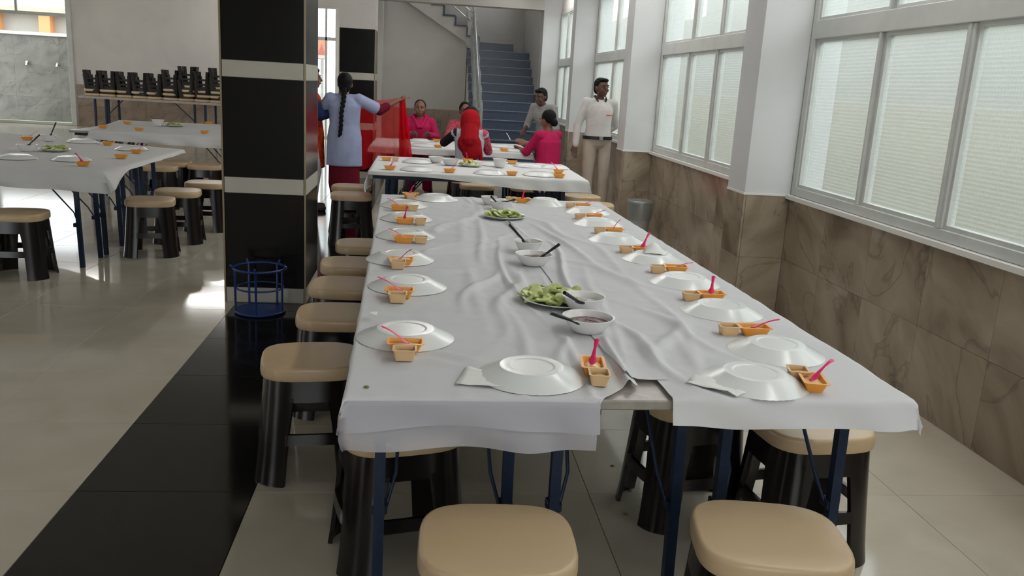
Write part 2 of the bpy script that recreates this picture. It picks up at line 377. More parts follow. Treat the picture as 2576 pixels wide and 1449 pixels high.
window(4, 13.90, 17.40, [14.8, 15.7, 16.55])
# neighbouring wall outside
ow = MB(); ow.box(4.6, 4.85, -8, 12.4, -.3, 2.8); ow.box(4.6, 4.85, 12.4, 14.45, -.3, 3.25); ow.box(4.6, 4.85, 14.45, 16.1, -.3, 2.86); ow.box(4.6, 4.85, 16.1, 23.5, -.3, 3.25)
owo = struct(ow.build('wall_outside', 'outside_pale'), 'pale neighbouring wall seen through the figured glass')
MB().box(4.57, 4.6, -8, 23.5, -.3, 1.57).build('dado', 'outside_cream', owo)
struct(MB().box(-60, 60, -40, 90, -.5, -.3).build('ground', 'ground_concrete'), 'pale concrete ground outside the hall')

# ------------------------------------------------------------------ remaining hall walls
def wall_with_openings(name, axis, at, th, a0, a1, zt, ops, mat='wall_paint', label=None):
    b = MB(); ops = sorted(ops); cur = a0
    def bx(u0, u1, z0, z1):
        if u1 - u0 < 1e-4 or z1 - z0 < 1e-4: return
        if axis == 'x': b.box(at, at + th, u0, u1, z0, z1)
        else: b.box(u0, u1, at, at + th, z0, z1)
    for (u0, u1, z0, z1) in ops:
        bx(cur, u0, 0, zt); bx(u0, u1, 0, z0); bx(u0, u1, z1, zt); cur = u1
    bx(cur, a1, 0, zt)
    return struct(b.build(name, mat), label)
wall_back = wall_with_openings('wall_back', 'y', YB, .2, XL, -1.6, ZC + .15, [(-10.5, -8.45, 0, 3.25), (-2.76, -2.2, 0, 3.18)], label='white far wall with brown marble panelling')
for a0, a1 in ((-8.43, -2.78), (-2.18, -1.62)):
    n = max(1, round((a1 - a0) / .8)); wd = (a1 - a0) / n
    for q in range(n):
        for z0, z1 in ((0, .5), (.5, 1.0)): panel(wall_back, 'y', YB - .016, a0 + q * wd, a0 + (q + 1) * wd, z0, z1, 'back_marble')
LO = [(1.0, 3.5, 1.3, 2.5), (7.5, 10.5, 1.3, 2.5), (14, 18, 1.0, 2.6)]
wl = wall_with_openings('wall_left', 'x', XL - .2, .2, YR, YB + .2, ZC + .15, LO, label='left wall with a row of wide windows')
RO = [(-9.0, -6.0, 0, 2.6), (-1.2, 2.0, .9, 2.7)]
wb = wall_with_openings('wall_rear', 'y', YR - .2, .2, XL - .2, XW + .25, ZC + .15, RO, label='rear wall behind the camera with wide openings')
for k, (a, b, z0, z1) in enumerate(LO): portal('daylight_left_%d' % k, (XL - .05, (a + b) / 2, (z0 + z1) / 2), (0, -PI / 2, 0), z1 - z0, b - a)
for k, (a, b, z0, z1) in enumerate(RO): portal('daylight_rear_%d' % k, ((a + b) / 2, YR - .05, (z0 + z1) / 2), (PI / 2, 0, 0), b - a, z1 - z0)
portal('daylight_door', (-9.5, YB + .1, 1.6), (-PI / 2, 0, 0), 2.05, 3.2); portal('daylight_back', (-2.48, YB + .1, 1.6), (-PI / 2, 0, 0), .56, 3.1)

# door to the yard at the far left
d1 = struct(thing('door_1', None, None), 'open white-framed door to the yard at the far left')
for nm, b in (('door_post', (-8.57, -8.45, 22.12, 22.26, 0, 3.25)), ('door_post', (-10.5, -10.38, 22.12, 22.26, 0, 3.25)), ('threshold', (-10.38, -8.57, 22.12, 22.26, 0, .07)),
              ('transom_bar', (-10.38, -8.57, 22.15, 22.23, 2.55, 2.63)), ('mullion', (-9.72, -9.66, 22.15, 22.23, 2.63, 3.25)), ('door_head', (-10.38, -8.57, 22.12, 22.26, 3.17, 3.25))):
    MB().cbox(*b, .006).build(nm, 'frame_paint', d1)
wsh = thing('wash_wall', 'grey marbled wash wall with a row of taps beyond the open door', 'wall', (0, 0, 0))
for q in range(4):
    for z0, z1 in ((-.3, .55), (.55, 1.4), (1.4, 2.15)): panel(wsh, 'y', 24.6, -13.2 + q * 1.15, -13.2 + (q + 1) * 1.15, z0, z1, 'wash_marble', .15, 'slab')
MB().box(-13.25, -8.55, 24.55, 24.8, 2.15, 2.23).build('coping', 'sill_white', wsh)
for x in (-11.35, -10.55, -9.78):
    t = MB(); t.tube([(x, 24.6, 1.42), (x, 24.5, 1.42), (x, 24.47, 1.36)], .028, 8); t.box(x - .03, x + .03, 24.51, 24.55, 1.44, 1.48); t.build('tap', 'steel', wsh, 40)
MB().box(-10.6, -8.5, 22.7, 23.3, -.3, .02).build('lawn_strip', 'grass'); tag(bpy.data.objects['lawn_strip'], 'thin green strip of grass just outside the door', 'grass', None, 'stuff')
ob = thing('outbuilding', 'sunlit cream and orange building beyond the wash wall', 'building', (-17, 40, 0))
MB().box(-8, 10, 0, 6, -.3, 3.4).build('wall', 'outside_pale', ob); MB().box(-8.2, 10.2, -.6, 6.2, 3.4, 3.65).build('roof_slab', 'outside_cream', ob)
for x in (-1.5, .6, 2.7): MB().box(x, x + .45, -.5, 0, -.3, 3.4).build('post', 'orange_paint', ob)
MB().box(-5, -2, -.05, 0, 0, 2.7).build('shutter', 'blue_shutter', ob)
# tall glazed opening far behind the columns
w5 = struct(thing('window_5', None, None), 'narrow bright glazed opening in the far wall')
for nm, b in (('frame_side', (-2.76, -2.71, 22.16, 22.24, 0, 3.18)), ('frame_side', (-2.25, -2.2, 22.16, 22.24, 0, 3.18)), ('mullion', (-2.50, -2.45, 22.16, 22.24, .05, 3.13)), ('transom', (-2.71, -2.25, 22.16, 22.24, 2.38, 2.46)), ('frame_top', (-2.71, -2.25, 22.16, 22.24, 3.13, 3.18)), ('frame_bottom', (-2.71, -2.25, 22.16, 22.24, 0, .05))):
    MB().cbox(*b, .004).build(nm, 'frame_paint', w5)
for xa, xb in ((-2.71, -2.50), (-2.45, -2.25)):
    for za, zb in ((.05, 2.38), (2.46, 3.13)): MB().box(xa, xb, 22.195, 22.2, za, zb).build('pane', 'clear_glass', w5)
ps = thing('sign_board', 'small orange board with a red peak shape outside the far window', 'sign', (-2.72, 23.6, 1.95))
MB().box(-.18, .13, 0, .03, 0, .48).build('board', 'poster_orange', ps); MB().prism([(-.13, .12), (-.03, .40), (.05, .12)], 'y', -.012, 0).build('peak_shape', 'poster_red', ps); MB().box(-.18, .13, -.012, 0, .02, .10).build('pale_strip', 'sill_white', ps)
MB().box(-.06, .02, .03, .08, -2.25, .4).build('post', 'steel', ps)

# ------------------------------------------------------------------ staircase
sw = MB(); sw.box(-1.55, -.95, 19.2, 21.1, 0, 6.0)
sw.box(-.95, .88, 19.62, 19.75, 0, 3.3); sw.box(-.95, XP + .2, 20.95, 21.1, 0, 6.0); sw.box(XP, XP + .2, 17.75, 20.95, 0, 4.1); sw.box(XP, XP + .2, 17.75, 20.95, 5.6, 6.0)
sw.box(-1.05, XP + .2, 17.4, 17.6, 3.9, 6.0); sw.box(-1.55, XP + .2, 17.4, 21.1, 6.0, 6.1)
sw.box(-1.55, -1.40, 17.4, 19.2, 3.4, 6.0)
ws = struct(sw.build('wall_stair', 'wall_paint'), 'white plaster wall around the stair shaft')
portal('daylight_stair', (XP + .1, 19.35, 4.85), (0, PI / 2, 0), 1.5, 3.2)
for q in range(3): 
    for z0, z1 in ((0, .48), (.48, .94)): panel(ws, 'y', 19.604, -.95 + q * .61, -.95 + (q + 1) * .61, z0, z1, 'back_marble')
st = thing('staircase', 'dark blue-grey stone staircase climbing to a landing in the far right corner', 'staircase', (0, 0, 0))
NS, RH, TD, YT = 13, 2.28 / 13, .30, 19.5
prof = [(YT - (NS - 1) * TD, 0)]
for k in range(1, NS + 1):
    y = YT - (NS - k) * TD; prof += [(y, (k - 1) * RH - .02 if k > 1 else 0), (y, k * RH - .03)]
prof += [(20.95, 2.25), (20.95, 0)]
MB().prism([(y + .02, z) for y, z in prof], 'x', .90, XP).build('stringer_block', 'wall_paint', st)
for k in range(1, NS + 1):
    y = YT - (NS - k) * TD; z = k * RH
    b = MB(); b.box(.885, XP - .002, y, y + .02, z - RH, z - .03); b.box(.885, XP - .002, y - .015, (y + TD) if k < NS else 20.94, z - .03, z)
    o = b.build('step', 'stair_stone', st)
    MB().box(.885, XP - .003, y - .017, y - .002, z - .012, z + .0015).build('nosing', 'nosing', o)
o = MB().box(.90, 1.95, 19.9, 20.94, 2.28, 2.46).build('step', 'stair_stone', st)
f2 = thing('upper_flight', 'second white-sided stair flight turning left under the ceiling beam', 'staircase', (0, 0, 0))
zz = [(1.12, 2.36), (1.12, 2.57), (.85, 2.57), (.85, 2.78), (.59, 2.78), (.59, 2.98), (.33, 2.98), (.33, 3.19), (.06, 3.19), (.06, 3.39), (-.2, 3.39), (-.2, 3.6), (-.9, 3.6)]
MB().prism(zz + [(-.9, 3.42), (-.70, 3.34), (.83, 2.43), (.9, 2.30), (1.12, 2.30)], 'y', 19.5, 19.88).build('stringer', 'wall_paint', f2)
for (x, z) in ((1.12, 2.57), (.85, 2.78), (.59, 2.98), (.33, 3.19), (.06, 3.39)):
    b = MB(); b.box(x - .27, x + .012, 19.48, 19.88, z - .028, z + .004); b.box(x, x + .035, 19.48, 19.88, z - .2, z - .028) ; b.build('step', 'stair_stone', f2)
rl = thing('stair_railing', 'steel railing wrapped in clear plastic beside the dark stairs', 'railing', (1.0, 0, 0))
for k in (1, 4, 7, 10, 13):
    y = YT - (NS - k) * TD + .12; z = k * RH
    MB().tube([(0, y, z), (0, y, z + .92)], .022, 8).build('post', 'steel', rl, 40)
ya, yb2 = YT - 12 * TD + .05, YT + .2
for dz, nm, r in ((.92, 'handrail', .032), (.65, 'rail', .012), (.4, 'rail', .012)):
    MB().tube([(0, ya, RH + dz), (0, YT + .12, 2.28 + dz)], r, 10).build(nm, 'steel', rl, 40)
g = MB(); ng = 24
for sx in (-.05, .05):
    rows = [[(sx + .015 * math.sin(i * 1.9 + sx * 9), ya + (YT + .1 - ya) * i / ng, RH + (2.28 - RH) * i / ng + h) for i in range(ng + 1)] for h in (.12, .5, .95)]
    g.loft(rows, False, False, closed=False)
g.build('plastic_wrap', 'plastic_wrap', rl, 180)
r2 = thing('landing_railing', 'thin steel rails along the upper stair flight', 'railing', (0, 19.55, 0))
for x, z in ((1.02, 2.57), (.12, 3.19)): MB().tube([(x, 0, z), (x, 0, z + .9)], .02, 8).build('post', 'steel', r2, 40)
for dz in (.25, .45, .65): MB().tube([(1.02, 0, 2.57 + dz), (.12, 0, 3.25 + dz)], .010, 6).build('rail', 'steel', r2, 40)

# ------------------------------------------------------------------ ceiling tube lamps (above the frame; their glints show on the cloths and panes)
def emat(name, col, st):
    m = bpy.data.materials.new(name); m.use_nodes = True; MATS[name] = m; N = m.node_tree.nodes; N.remove(N['Principled BSDF'])
    e = N.new('ShaderNodeEmission'); e.inputs[0].default_value = col; e.inputs[1].default_value = st; m.node_tree.links.new(e.outputs[0], N['Material Output'].inputs[0])
emat('tube_glow', (1.0, 0.985, 0.96, 1), 50)
tube_me = MB().tube([(-.6, 0, 0), (.6, 0, 0)], .02, 10).mesh('tube', 'tube_glow', 60); fix_me = MB().cbox(-.64, .64, -.04, .04, .03, .075, .004).mesh('housing', 'frame_paint'); cap_me = MB().box(-.635, -.6, -.025, .025, -.025, .035).box(.6, .635, -.025, .025, -.025, .035).mesh('end_cap', 'frame_paint')
for r, (x, ys) in enumerate(((2.12, (.2, 1.6, 3.4, 5.2, 7.4, 9.2, 11.6, 14.4, 16.2)), (-4.4, (18.4, 20.6)), (-5.2, (7.6,)), (-7.6, (13.2, 16.4, 19.6)), (.5, (-2.6, -.4, 7.7, 9.2, 11.4)))):
    for q, y in enumerate(ys):
        t = thing('tube_lamp', 'white ceiling tube lamp, %s from the rear in the %s row' % (ORD[q], ('right', 'far middle', 'near left', 'far left', 'middle')[r]), 'lamp', (x, y, 3.32), PI / 2 if r == 0 else 0, 'ceiling tube lamps')
        link('tube', tube_me, t); link('housing', fix_me, t); link('end_cap', cap_me, t)

# ------------------------------------------------------------------ clad columns
def column(y, label):
    x0, x1, y0, y1 = -1.326, -.779, y, y + .65; t = .016
    c = struct(MB().box(x0 + t, x1 - t, y0 + t, y1 - t, 0, ZC).build('column', 'wall_paint'), label)
    MB().box(x0 + .004, x1 - .004, y0 + .004, y1 - .004, 2.262, ZC).build('plaster', 'wall_paint', c)
    for z0, z1, m, n in ((0, .106, 'column_white', 'band'), (.106, .753, 'column_black', 'slab'), (.753, .859, 'column_white', 'band'), (.859, 1.506, 'column_black', 'slab'), (1.506, 1.613, 'column_white', 'band'), (1.613, 2.262, 'column_black', 'slab')):
        e = .001
        for bx in ((x0 + t, x1 - t, y0, y0 + t), (x0 + t, x1 - t, y1 - t, y1), (x0, x0 + t, y0 + t, y1 - t), (x1 - t, x1, y0 + t, y1 - t)):
            MB().cbox(*bx, z0 + e, z1 - e, .001).build(n, m, c)
    for cx, cy in ((x0, y0), (x1 - .012, y0), (x0, y1 - .012), (x1 - .012, y1 - .012)):
        MB().box(cx, cx + .012, cy, cy + .012, 0, 2.262).build('corner_trim', 'trim_metal', c)
column(5.82, 'black stone column with white bands nearest the long table')
column(13.6, 'smaller-looking black banded column far behind the first one')

# ------------------------------------------------------------------ stools
SA, SB = .192, .172
def outline(t, k, n=3.4):
    c, s = math.cos(t), math.sin(t)
    return (k * SA * math.copysign(abs(c) ** (2 / n), c), k * SB * math.copysign(abs(s) ** (2 / n), s))
def make_stool():
    t = thing('plastic_stool', 'x', 'stool', (0, 0, 0))
    N = 40; b = MB(); rings = []
    for k, z in ((.90, .420), (1.0, .420), (1.01, .424), (1.015, .436), (1.010, .458), (1.0, .466), (.983, .4705), (.965, .472), (.94, .4728), (.6, .4735), (.05, .4735)):
        rings.append([outline(2 * PI * j / N, k) + (z,) for j in range(N)])
    b.loft(rings).build('seat', 'stool_seat', t, 50)
    kz = lambda z: 1.16 - (1.16 - .955) * (z / .42) ** .8
    def patch(t0, t1, z0, z1, nt, nz, wf=None):
        m = MB(); outer = []; inner = []
        for i in range(nz + 1):
            z = z0 + (z1 - z0) * i / nz; k = kz(z); a, c = (t0, t1) if not wf else (t0 - wf(z), t1 + wf(z))
            outer.append([outline(a + (c - a) * j / nt, k) + (z,) for j in range(nt + 1)])
            inner.append([outline(a + (c - a) * j / nt, k - .075) + (z,) for j in range(nt + 1)])
        rows = [o + list(reversed(i)) for o, i in zip(outer, inner)]
        return m.loft(rows)
    for q in range(4):
        tc = PI / 4 + q * PI / 2
        patch(tc, tc, 0, .352, 8, 6, wf=lambda z: .50 + .12 * (z / .35) ** 2).build('leg', 'stool_black', t, 50)
        ts = q * PI / 2
        patch(ts - .30, ts + .30, .165, .208, 6, 1).build('rung', 'stool_black', t, 50)
    m = MB(); rr = []
    for z, dk in ((.335, 0), (.42, 0), (.42, -.08), (.335, -.08)): rr.append([outline(2 * PI * j / N, kz(z) + dk) + (z,) for j in range(N)])
    rr.append(rr[0]); m.loft(rr, False, False).build('skirt', 'stool_black', t, 50)
    return t
STOOL = make_stool(); freeze(STOOL); _first = [True]
def stool(x, y, rz, label, group, z=0, flip=False, lean=0):
    o = STOOL if _first[0] else copy_tree(STOOL); _first[0] = False
    o.location = (x, y, z); o.rotation_euler = (PI + lean if flip else 0, 0, rz); tag(o, label, 'stool', group)
    return o
G = 'stools around the long table'
stool(.21, 1.88, -.03, 'black plastic stool with tan seat at the front left end of the long table', G)
stool(.915, 1.90, -.16, 'black plastic stool with tan seat at the front right end of the long table', G)
stool(-.05, 2.62, .25, 'black stool half hidden under the front left corner of the cloth', G)
for k, (x, y, r) in enumerate(((-.415, 3.27, .12), (-.375, 3.93, .05), (-.39, 4.51, -.05), (-.40, 5.06, .08), (-.37, 5.69, 0))):
    stool(x, y, r, 'tan-topped black stool, %s in the row along the left side of the long table' % ORD[k], G)
stool(1.375, 2.665, .10, 'black stool with tan seat pushed under the right front corner of the cloth', G)
stool(1.02, 2.92, .2, 'dark stool in shadow beneath the right half of the long table', G)
G = 'stools around the crosswise table'
stool(-.67, 8.17, .1, 'tan-seated stool in front of the woman in pale blue', G); stool(-.72, 8.80, -.1, 'tan-seated stool directly behind another beside the woman in pale blue', G)
stool(.60, 9.42, 0, 'stool with tan seat seen beneath the crosswise table, left one', G); stool(1.17, 9.45, .1, 'stool with tan seat seen beneath the crosswise table, right one', G)
stool(1.66, 8.80, .1, 'stool at the right end of the crosswise table, farther one', G); stool(1.68, 8.19, -.1, 'stool at the right end of the crosswise table, nearer one', G)
G = 'stools around the left tables'
stool(-2.90, 6.42, .05, 'large dark stool with tan seat at the left edge in front of the left table', G)
for k, (x, y, r) in enumerate(((-2.25, 7.32, .2), (-2.19, 7.92, .1), (-2.10, 8.58, 0))): stool(x, y, r, 'tan-seated stool right of the left table, %s from the front' % ORD[k], G)
stool(-2.92, 9.85, .1, 'olive-tan stool behind the right corner of the left table', G); stool(-2.90, 10.35, .1, 'farther tan stool between the two left tables', G)
stool(-2.50, 10.2, 0, 'dark stool under the rear left table beside its front legs', G); stool(-2.06, 10.3, .1, 'dark stool beside the banded column at the rear left table', G)

# ------------------------------------------------------------------ folding tables
TL, TWD = 1.97, .50
def make_table():
    t = thing('folding_table', 'x', 'table')
    MB().cbox(-TWD / 2, TWD / 2, -TL / 2, TL / 2, .722, .75, .004).build('table_top', 'table_laminate', t)
    r = MB(); r.box(-TWD / 2 + .03, -TWD / 2 + .055, -TL / 2 + .05, TL / 2 - .05, .69, .722); r.box(TWD / 2 - .055, TWD / 2 - .03, -TL / 2 + .05, TL / 2 - .05, .69, .722); r.build('apron', 'table_leg', t)
    for sy in (-1, 1):
        ye = sy * (TL / 2 - .22)
        for sx in (-1, 1):
            x = sx * (TWD / 2 - .065)
            MB().tube([(x, ye, .72), (x + sx * .004, ye + sy * .02, 0)], .0155, sq=True).build('leg', 'table_leg', t)
            MB().tube([(x - sx * .018, ye, .33), (x - sx * .045, ye - sy * .04, .42), (x - sx * .06, ye - sy * .30, .715)], .006, 6).build('brace', 'table_leg', t, 60)
            MB().cbox(x - .022, x + .022, ye - .022, ye + .026, .315, .345, .003).build('bracket', 'table_leg', t)
        MB().tube([(-TWD / 2 + .065, ye, .69), (TWD / 2 - .065, ye, .69)], .012, 8).build('cross_bar', 'table_leg', t, 60)
    return t
TBL = make_table(); freeze(TBL); _ft = [True]
def table(x, y, rz, label, group):
    o = TBL if _ft[0] else copy_tree(TBL); _ft[0] = False
    o.location = (x, y, 0); o.rotation_euler = (0, 0, rz); tag(o, label, 'table', group)
MR = math.radians(1.5)        # the long table stands slightly turned
MO = Vector((.585, 2.09, 0)); Rm = Matrix.Rotation(MR, 4, 'Z')
def main_pt(u, v, z=0): return MO + Rm @ Vector((u, v, z))
side = ('left', 'middle', 'right')
for r in range(2):
    for c in range(3):
        p = main_pt((-.49, .027, .542)[c], TL / 2 + .005 + r * (TL + .01))
        table(p.x, p.y, MR, 'narrow folding table, dark blue legs, %s of the %s three under the long cloth' % (side[c], ('near', 'far')[r]), 'tables under the long cloth')
for c in range(3): table(.50, 7.80 + .505 * c, PI / 2, 'folding table under the crosswise white cloth, %s row' % ('near', 'middle', 'far')[c], 'tables under the crosswise cloth')
for c in range(3): table(.34, 10.65 + .505 * c, PI / 2, 'folding table under the farthest white cloth by the stairs, %s row' % ('near', 'middle', 'far')[c], 'tables under the farthest cloth')
for c in range(4): table(-3.38, 6.92 + .505 * c, PI / 2, 'folding table under the left cloth, %s row from the front' % ORD[c], 'tables under the left cloth')
for c in range(4): table(-3.2, 10.95 + .505 * c, PI / 2, 'folding table under the rear left cloth, %s row from the front' % ORD[c], 'tables under the rear left cloth')

# ------------------------------------------------------------------ what stands on the long table: positions first (the cloth stays flat under them)
PLATES = {'L1': (-.039, 2.587), 'L2': (-.046, 3.273), 'L3': (-.09, 3.79), 'L4': (-.08, 4.382), 'L5': (-.087, 4.95), 'L6': (-.116, 5.486), 'L7': (.095, 5.86), 'BR': (.846, 5.83),
          'R1': (.965, 2.235), 'R2': (1.15, 2.525), 'R3': (1.14, 3.02), 'R4': (1.14, 3.50), 'R5': (1.13, 3.99), 'R6': (1.056, 4.503), 'R7': (1.064, 5.04), 'R8': (1.089, 5.52), 'F1': (.319, 2.245)}
BOWLS = {'white': (.599, 2.975, .077, .055), 'red': (.567, 2.71, .085, .05), 'a': (.524, 4.07, .068, .055), 'b': (.514, 3.77, .083, .05), 'c': (.505, 5.50, .070, .055), 'd': (.45, 5.72, .055, .05)}
PLATTERS = {'near': (.530, 3.085, .145), 'mid': (.500, 5.13, .135)}
def flat_mask(x, y):
    m = 1.0
    for (a, b) in PLATES.values(): m = min(m, max(0, (math.hypot(x - a, y - b) - .13) / .08))
    for v in list(BOWLS.values()) + list(PLATTERS.values()): m = min(m, max(0, (math.hypot(x - v[0], y - v[1]) - v[2] * .8) / .07))
    return min(1, max(0.0, m))
ZT = .757
def ridge(d, wd): return math.exp(-(d / wd) ** 2)
def wrinkle(x, y):
    q = Vector((x, y, 0)); h = 0.0
    wx = x + .05 * noise.noise(Vector((x * 1.5, y * 1.3, 3)))
    for x0, sl, wd, a in ((.30, .03, .020, .013), (.40, -.02, .014, .015), (.47, .02, .016, .012), (.62, .01, .014, .020), (.70, .05, .018, .014), (.80, -.06, .022, .012), (.90, .04, .022, .008), (.20, .05, .028, .009), (.55, -.03, .012, .012)):
        mod = max(0, .30 + 1.3 * noise.noise(Vector((x0 * 20, y * 1.25, 1.7))))
        h += a * mod * ridge(wx - x0 - sl * (y - 3.5) - .035 * math.sin(y * 2.1 + x0 * 9), wd)
    for (cx, cy, ang, ln, wd, a) in ((.12, 4.0, .75, .35, .022, .016), (.25, 4.25, .9, .4, .022, .018), (.20, 4.12, .8, .3, .016, .012), (.02, 3.55, .5, .25, .025, .010), (.35, 3.2, 1.4, .5, .026, .016), (.25, 3.35, 1.3, .35, .02, .014), (.9, 2.75, 1.9, .3, .024, .014), (.85, 3.6, 2.1, .4, .03, .013), (.2, 4.9, 1.2, .5, .03, .014), (.72, 2.5, 1.75, .35, .022, .018), (.75, 4.8, 1.8, .5, .03, .013), (.1, 2.42, -.38, .3, .016, .010), (.05, 2.36, -.38, .3, .016, .008), (.82, 2.62, 1.2, .25, .025, .014), (.45, 2.5, 1.5, .2, .02, .012)):
        dx, dy = x - cx, y - cy; u = dx * math.cos(ang) + dy * math.sin(ang); v = -dx * math.sin(ang) + dy * math.cos(ang)
        h += a * math.exp(-(u / ln) ** 2) * ridge(v + .03 * math.sin(u * 9), wd)
    h += .0035 * noise.noise(q * 7) + .002 * noise.noise(q * 17)
    return max(-.002, h * flat_mask(x, y)) + .002
def cloth(name, label, a0, a1, b0, b1, hang, mat, group=None, nu=110, nv=200, rot=True, wr=1.0, z=ZT, edges=None, quad=None, cut=None):
    """a: across, b: along (table edges); hang(side, s) gives the drop beyond each edge; edges = which sides hang"""
    hf, hb, hl, hr = hang
    mb = MB(); rows = []
    def line(lo, hi, h0, h1, n):
        return [(lo - h0 * (1 - i / 8)) for i in range(8) if h0 > 0] + [lo + (hi - lo) * i / n for i in range(n + 1)] + [(hi + h1 * (i + 1) / 8) for i in range(8) if h1 > 0]
    mxf = max(hf(u / 20) for u in range(21)) if hf else 0; mxb = max(hb(u / 20) for u in range(21)) if hb else 0
    mxl = max(hl(u / 20) for u in range(21)) if hl else 0; mxr = max(hr(u / 20) for u in range(21)) if hr else 0
    A = line(a0, a1, mxl, mxr, nu); B = line(b0, b1, mxf, mxb, nv)
    for bb in B:
        row = []
        for aa in A:
            sa = min(1, max(0, (aa - a0) / (a1 - a0))); sb = min(1, max(0, (bb - b0) / (b1 - b0)))
            da = max(0, a0 - aa) / (mxl or 1) * (hl(sb) if hl else 0) if aa < a0 else max(0, aa - a1) / (mxr or 1) * (hr(sb) if hr else 0)
            db = max(0, b0 - bb) / (mxf or 1) * (hf(sa) if hf else 0) if bb < b0 else max(0, bb - b1) / (mxb or 1) * (hb(sa) if hb else 0)
            drop = max(da, db) + .25 * min(da, db)
            x, y = min(max(aa, a0), a1), min(max(bb, b0), b1)
            push = .008 + .02 * min(1, drop / .1)
            wob = .010 * math.sin((aa + bb) * 23 + 1.3 * math.sin((aa - bb) * 7)) * min(1, drop / .12)
            if da > 0: x += (-1 if aa < a0 else 1) * (push + wob)
            if db > 0: y += (-1 if bb < b0 else 1) * (push + wob)
            if cut: y = max(y, b0 + cut(x) + (y - b0) * .6) if y < b0 + .5 else y
            if quad:
                s, t_ = (x - a0) / (a1 - a0), (y - b0) / (b1 - b0)
                P = [Vector(q) for q in quad]; v2 = P[0] * (1 - s) * (1 - t_) + P[1] * s * (1 - t_) + P[2] * s * t_ + P[3] * (1 - s) * t_
                X, Y = v2.x, v2.y
            elif rot: v2 = main_pt(x, y); X, Y = v2.x, v2.y
            else: X, Y = x, y
            zz_ = z + wr * (wrinkle(X, Y) if rot and not quad else .002 + .004 * abs(noise.noise(Vector((X * 3, Y * 3, 5))))) * (1 if drop == 0 else max(0, 1 - drop / .03)) - drop
            if drop > 0: zz_ -= .0
            row.append((X, Y, zz_))
        rows.append(row)
    mb.loft(rows, False, False, closed=False)
    o = mb.build(name, mat, None, 180); tag(o, label, 'tablecloth', group); return o
# the long table: left side is three layers, right side a single sheet, a bare gap at the near end between them
GC = 'cloths on the long table'
smooth = lambda x, a, b: (lambda t: t * t * (3 - 2 * t))(min(1, max(0, (x - a) / (b - a))))
hem = lambda d, w=.006, p=0: (lambda s: d + w * math.sin(s * 7 + p) + .4 * w * math.sin(s * 19 + p))
cloth('tablecloth', 'top white cloth on the left half of the long table, wrinkled', -.760, .03, 0, 3.96, (lambda s: .040 * (1 - smooth(s, .80, .86)) + .008 * math.sin(s * 8 + .5) * (1 - smooth(s, .78, .86)) + .0005, None, lambda s: .022 + .016 * noise.noise(Vector((s * 9, 0, 2))), None), 'cloth_white', GC, nu=150, cut=lambda x: .10 * smooth(x, -.115, .02))
cloth('tablecloth', 'middle cloth layer whose hem shows at the left front of the long table', -.755, -.10, 0, .5, (lambda s: .078 + .010 * math.sin(s * 6.2 + 2.2), None, hem(.03), None), 'cloth_thin', GC, nu=60, nv=24, wr=0.0, z=ZT - .002)
cloth('tablecloth', 'lowest sheer cloth layer hanging longest at the left front end', -.748, -.108, .004, .45, (lambda s: .128 + .006 * math.sin(s * 9 + 1) + .006 * s, None, hem(.03), None), 'cloth_sheer', GC, nu=60, nv=24, wr=0.0, z=ZT - .004)
cloth('tablecloth', 'white cloth on the right half of the long table with short front drop', .098, .796, .0, 3.96, (lambda s: .078 - .012 * smooth(1 - s, .72, .95) + .004 * math.sin(s * 9), None, None, lambda s: .015 + .05 * (1 - smooth(s, 0, .08))), 'cloth_white', GC, nu=140, z=ZT + .002)
cloth('tablecloth', 'crumpled cloth strip along the middle of the long table', .0, .13, .14, 3.95, (None, None, None, None), 'cloth_white', GC, nu=24, nv=200, wr=1.25, z=ZT + .0035)
cloth('tablecloth', 'white cloth with greyish folds over the crosswise table behind the long one', -.47, 1.475, 7.55, 9.08, (lambda s: .03 + .075 * smooth(s, .2, .8), hem(.05), lambda s: .16 * (1 - smooth(s, .15, .6)) + .02, hem(.08)), 'cloth_grey', None, nu=60, nv=40, rot=False)
cloth('tablecloth', 'white cloth on the farthest table where people sit by the stairs', -.645, 1.325, 10.40, 11.92, (hem(.07), hem(.05), hem(.06), hem(.08)), 'cloth_grey', None, nu=50, nv=40, rot=False)
cloth('tablecloth', 'glossy white cloth on the left table with a deep front drop', 0, 1, 0, 1, (lambda s: .09 + .06 * s, hem(.03), None, lambda s: .03 + .10 * (1 - smooth(s, 0, .25))), 'cloth_grey', None, nu=60, nv=50, quad=[(-4.75, 6.72), (-2.37, 6.62), (-2.37, 8.75), (-4.55, 9.75)])
cloth('tablecloth', 'white cloth on the rear left table beside the banded column', 0, 1, 0, 1, (lambda s: .10 + .04 * s, hem(.03), hem(.08), hem(.05)), 'cloth_grey', None, nu=50, nv=50, quad=[(-3.95, 10.72), (-2.2, 10.62), (-2.2, 13.2), (-4.35, 12.9)])

# ------------------------------------------------------------------ tableware
ZI = ZT + .0045
def flute(r, j): return .010 * (1 if j % 2 else -1) * max(0, min(1, (r - .110) / .03))
pm = MB().lathe([(.001, .029), (.060, .029), (.066, .0315), (.084, .0325), (.090, .0315), (.094, .029), (.150, .0015), (.153, .0005), (.153, 0), (.146, 0), (.092, .026), (.001, .026)], 96, flute=flute).mesh('plate', 'plate_white', 14)
SIDE = {'L': 'left', 'R': 'right'}
def where(k):
    if k == 'F1': return 'left of middle at the long table\'s near end'
    if k == 'BR': return 'right of middle at the long table\'s far end'
    if k == 'L7': return 'in the far left corner of the long table'
    return '%s from the front, %s side of the long table' % (ORD[int(k[1]) - 1], SIDE[k[0]])
for k, (x, y) in PLATES.items():
    o = link('plate', pm, None, (x, y, ZI), (0, 0, random.random() * 6)); tag(o, 'upturned white ribbed plate, ' + where(k), 'plate', 'upturned plates on the long table')
    if k == 'BR': o.scale = (.9, .9, 1.3)
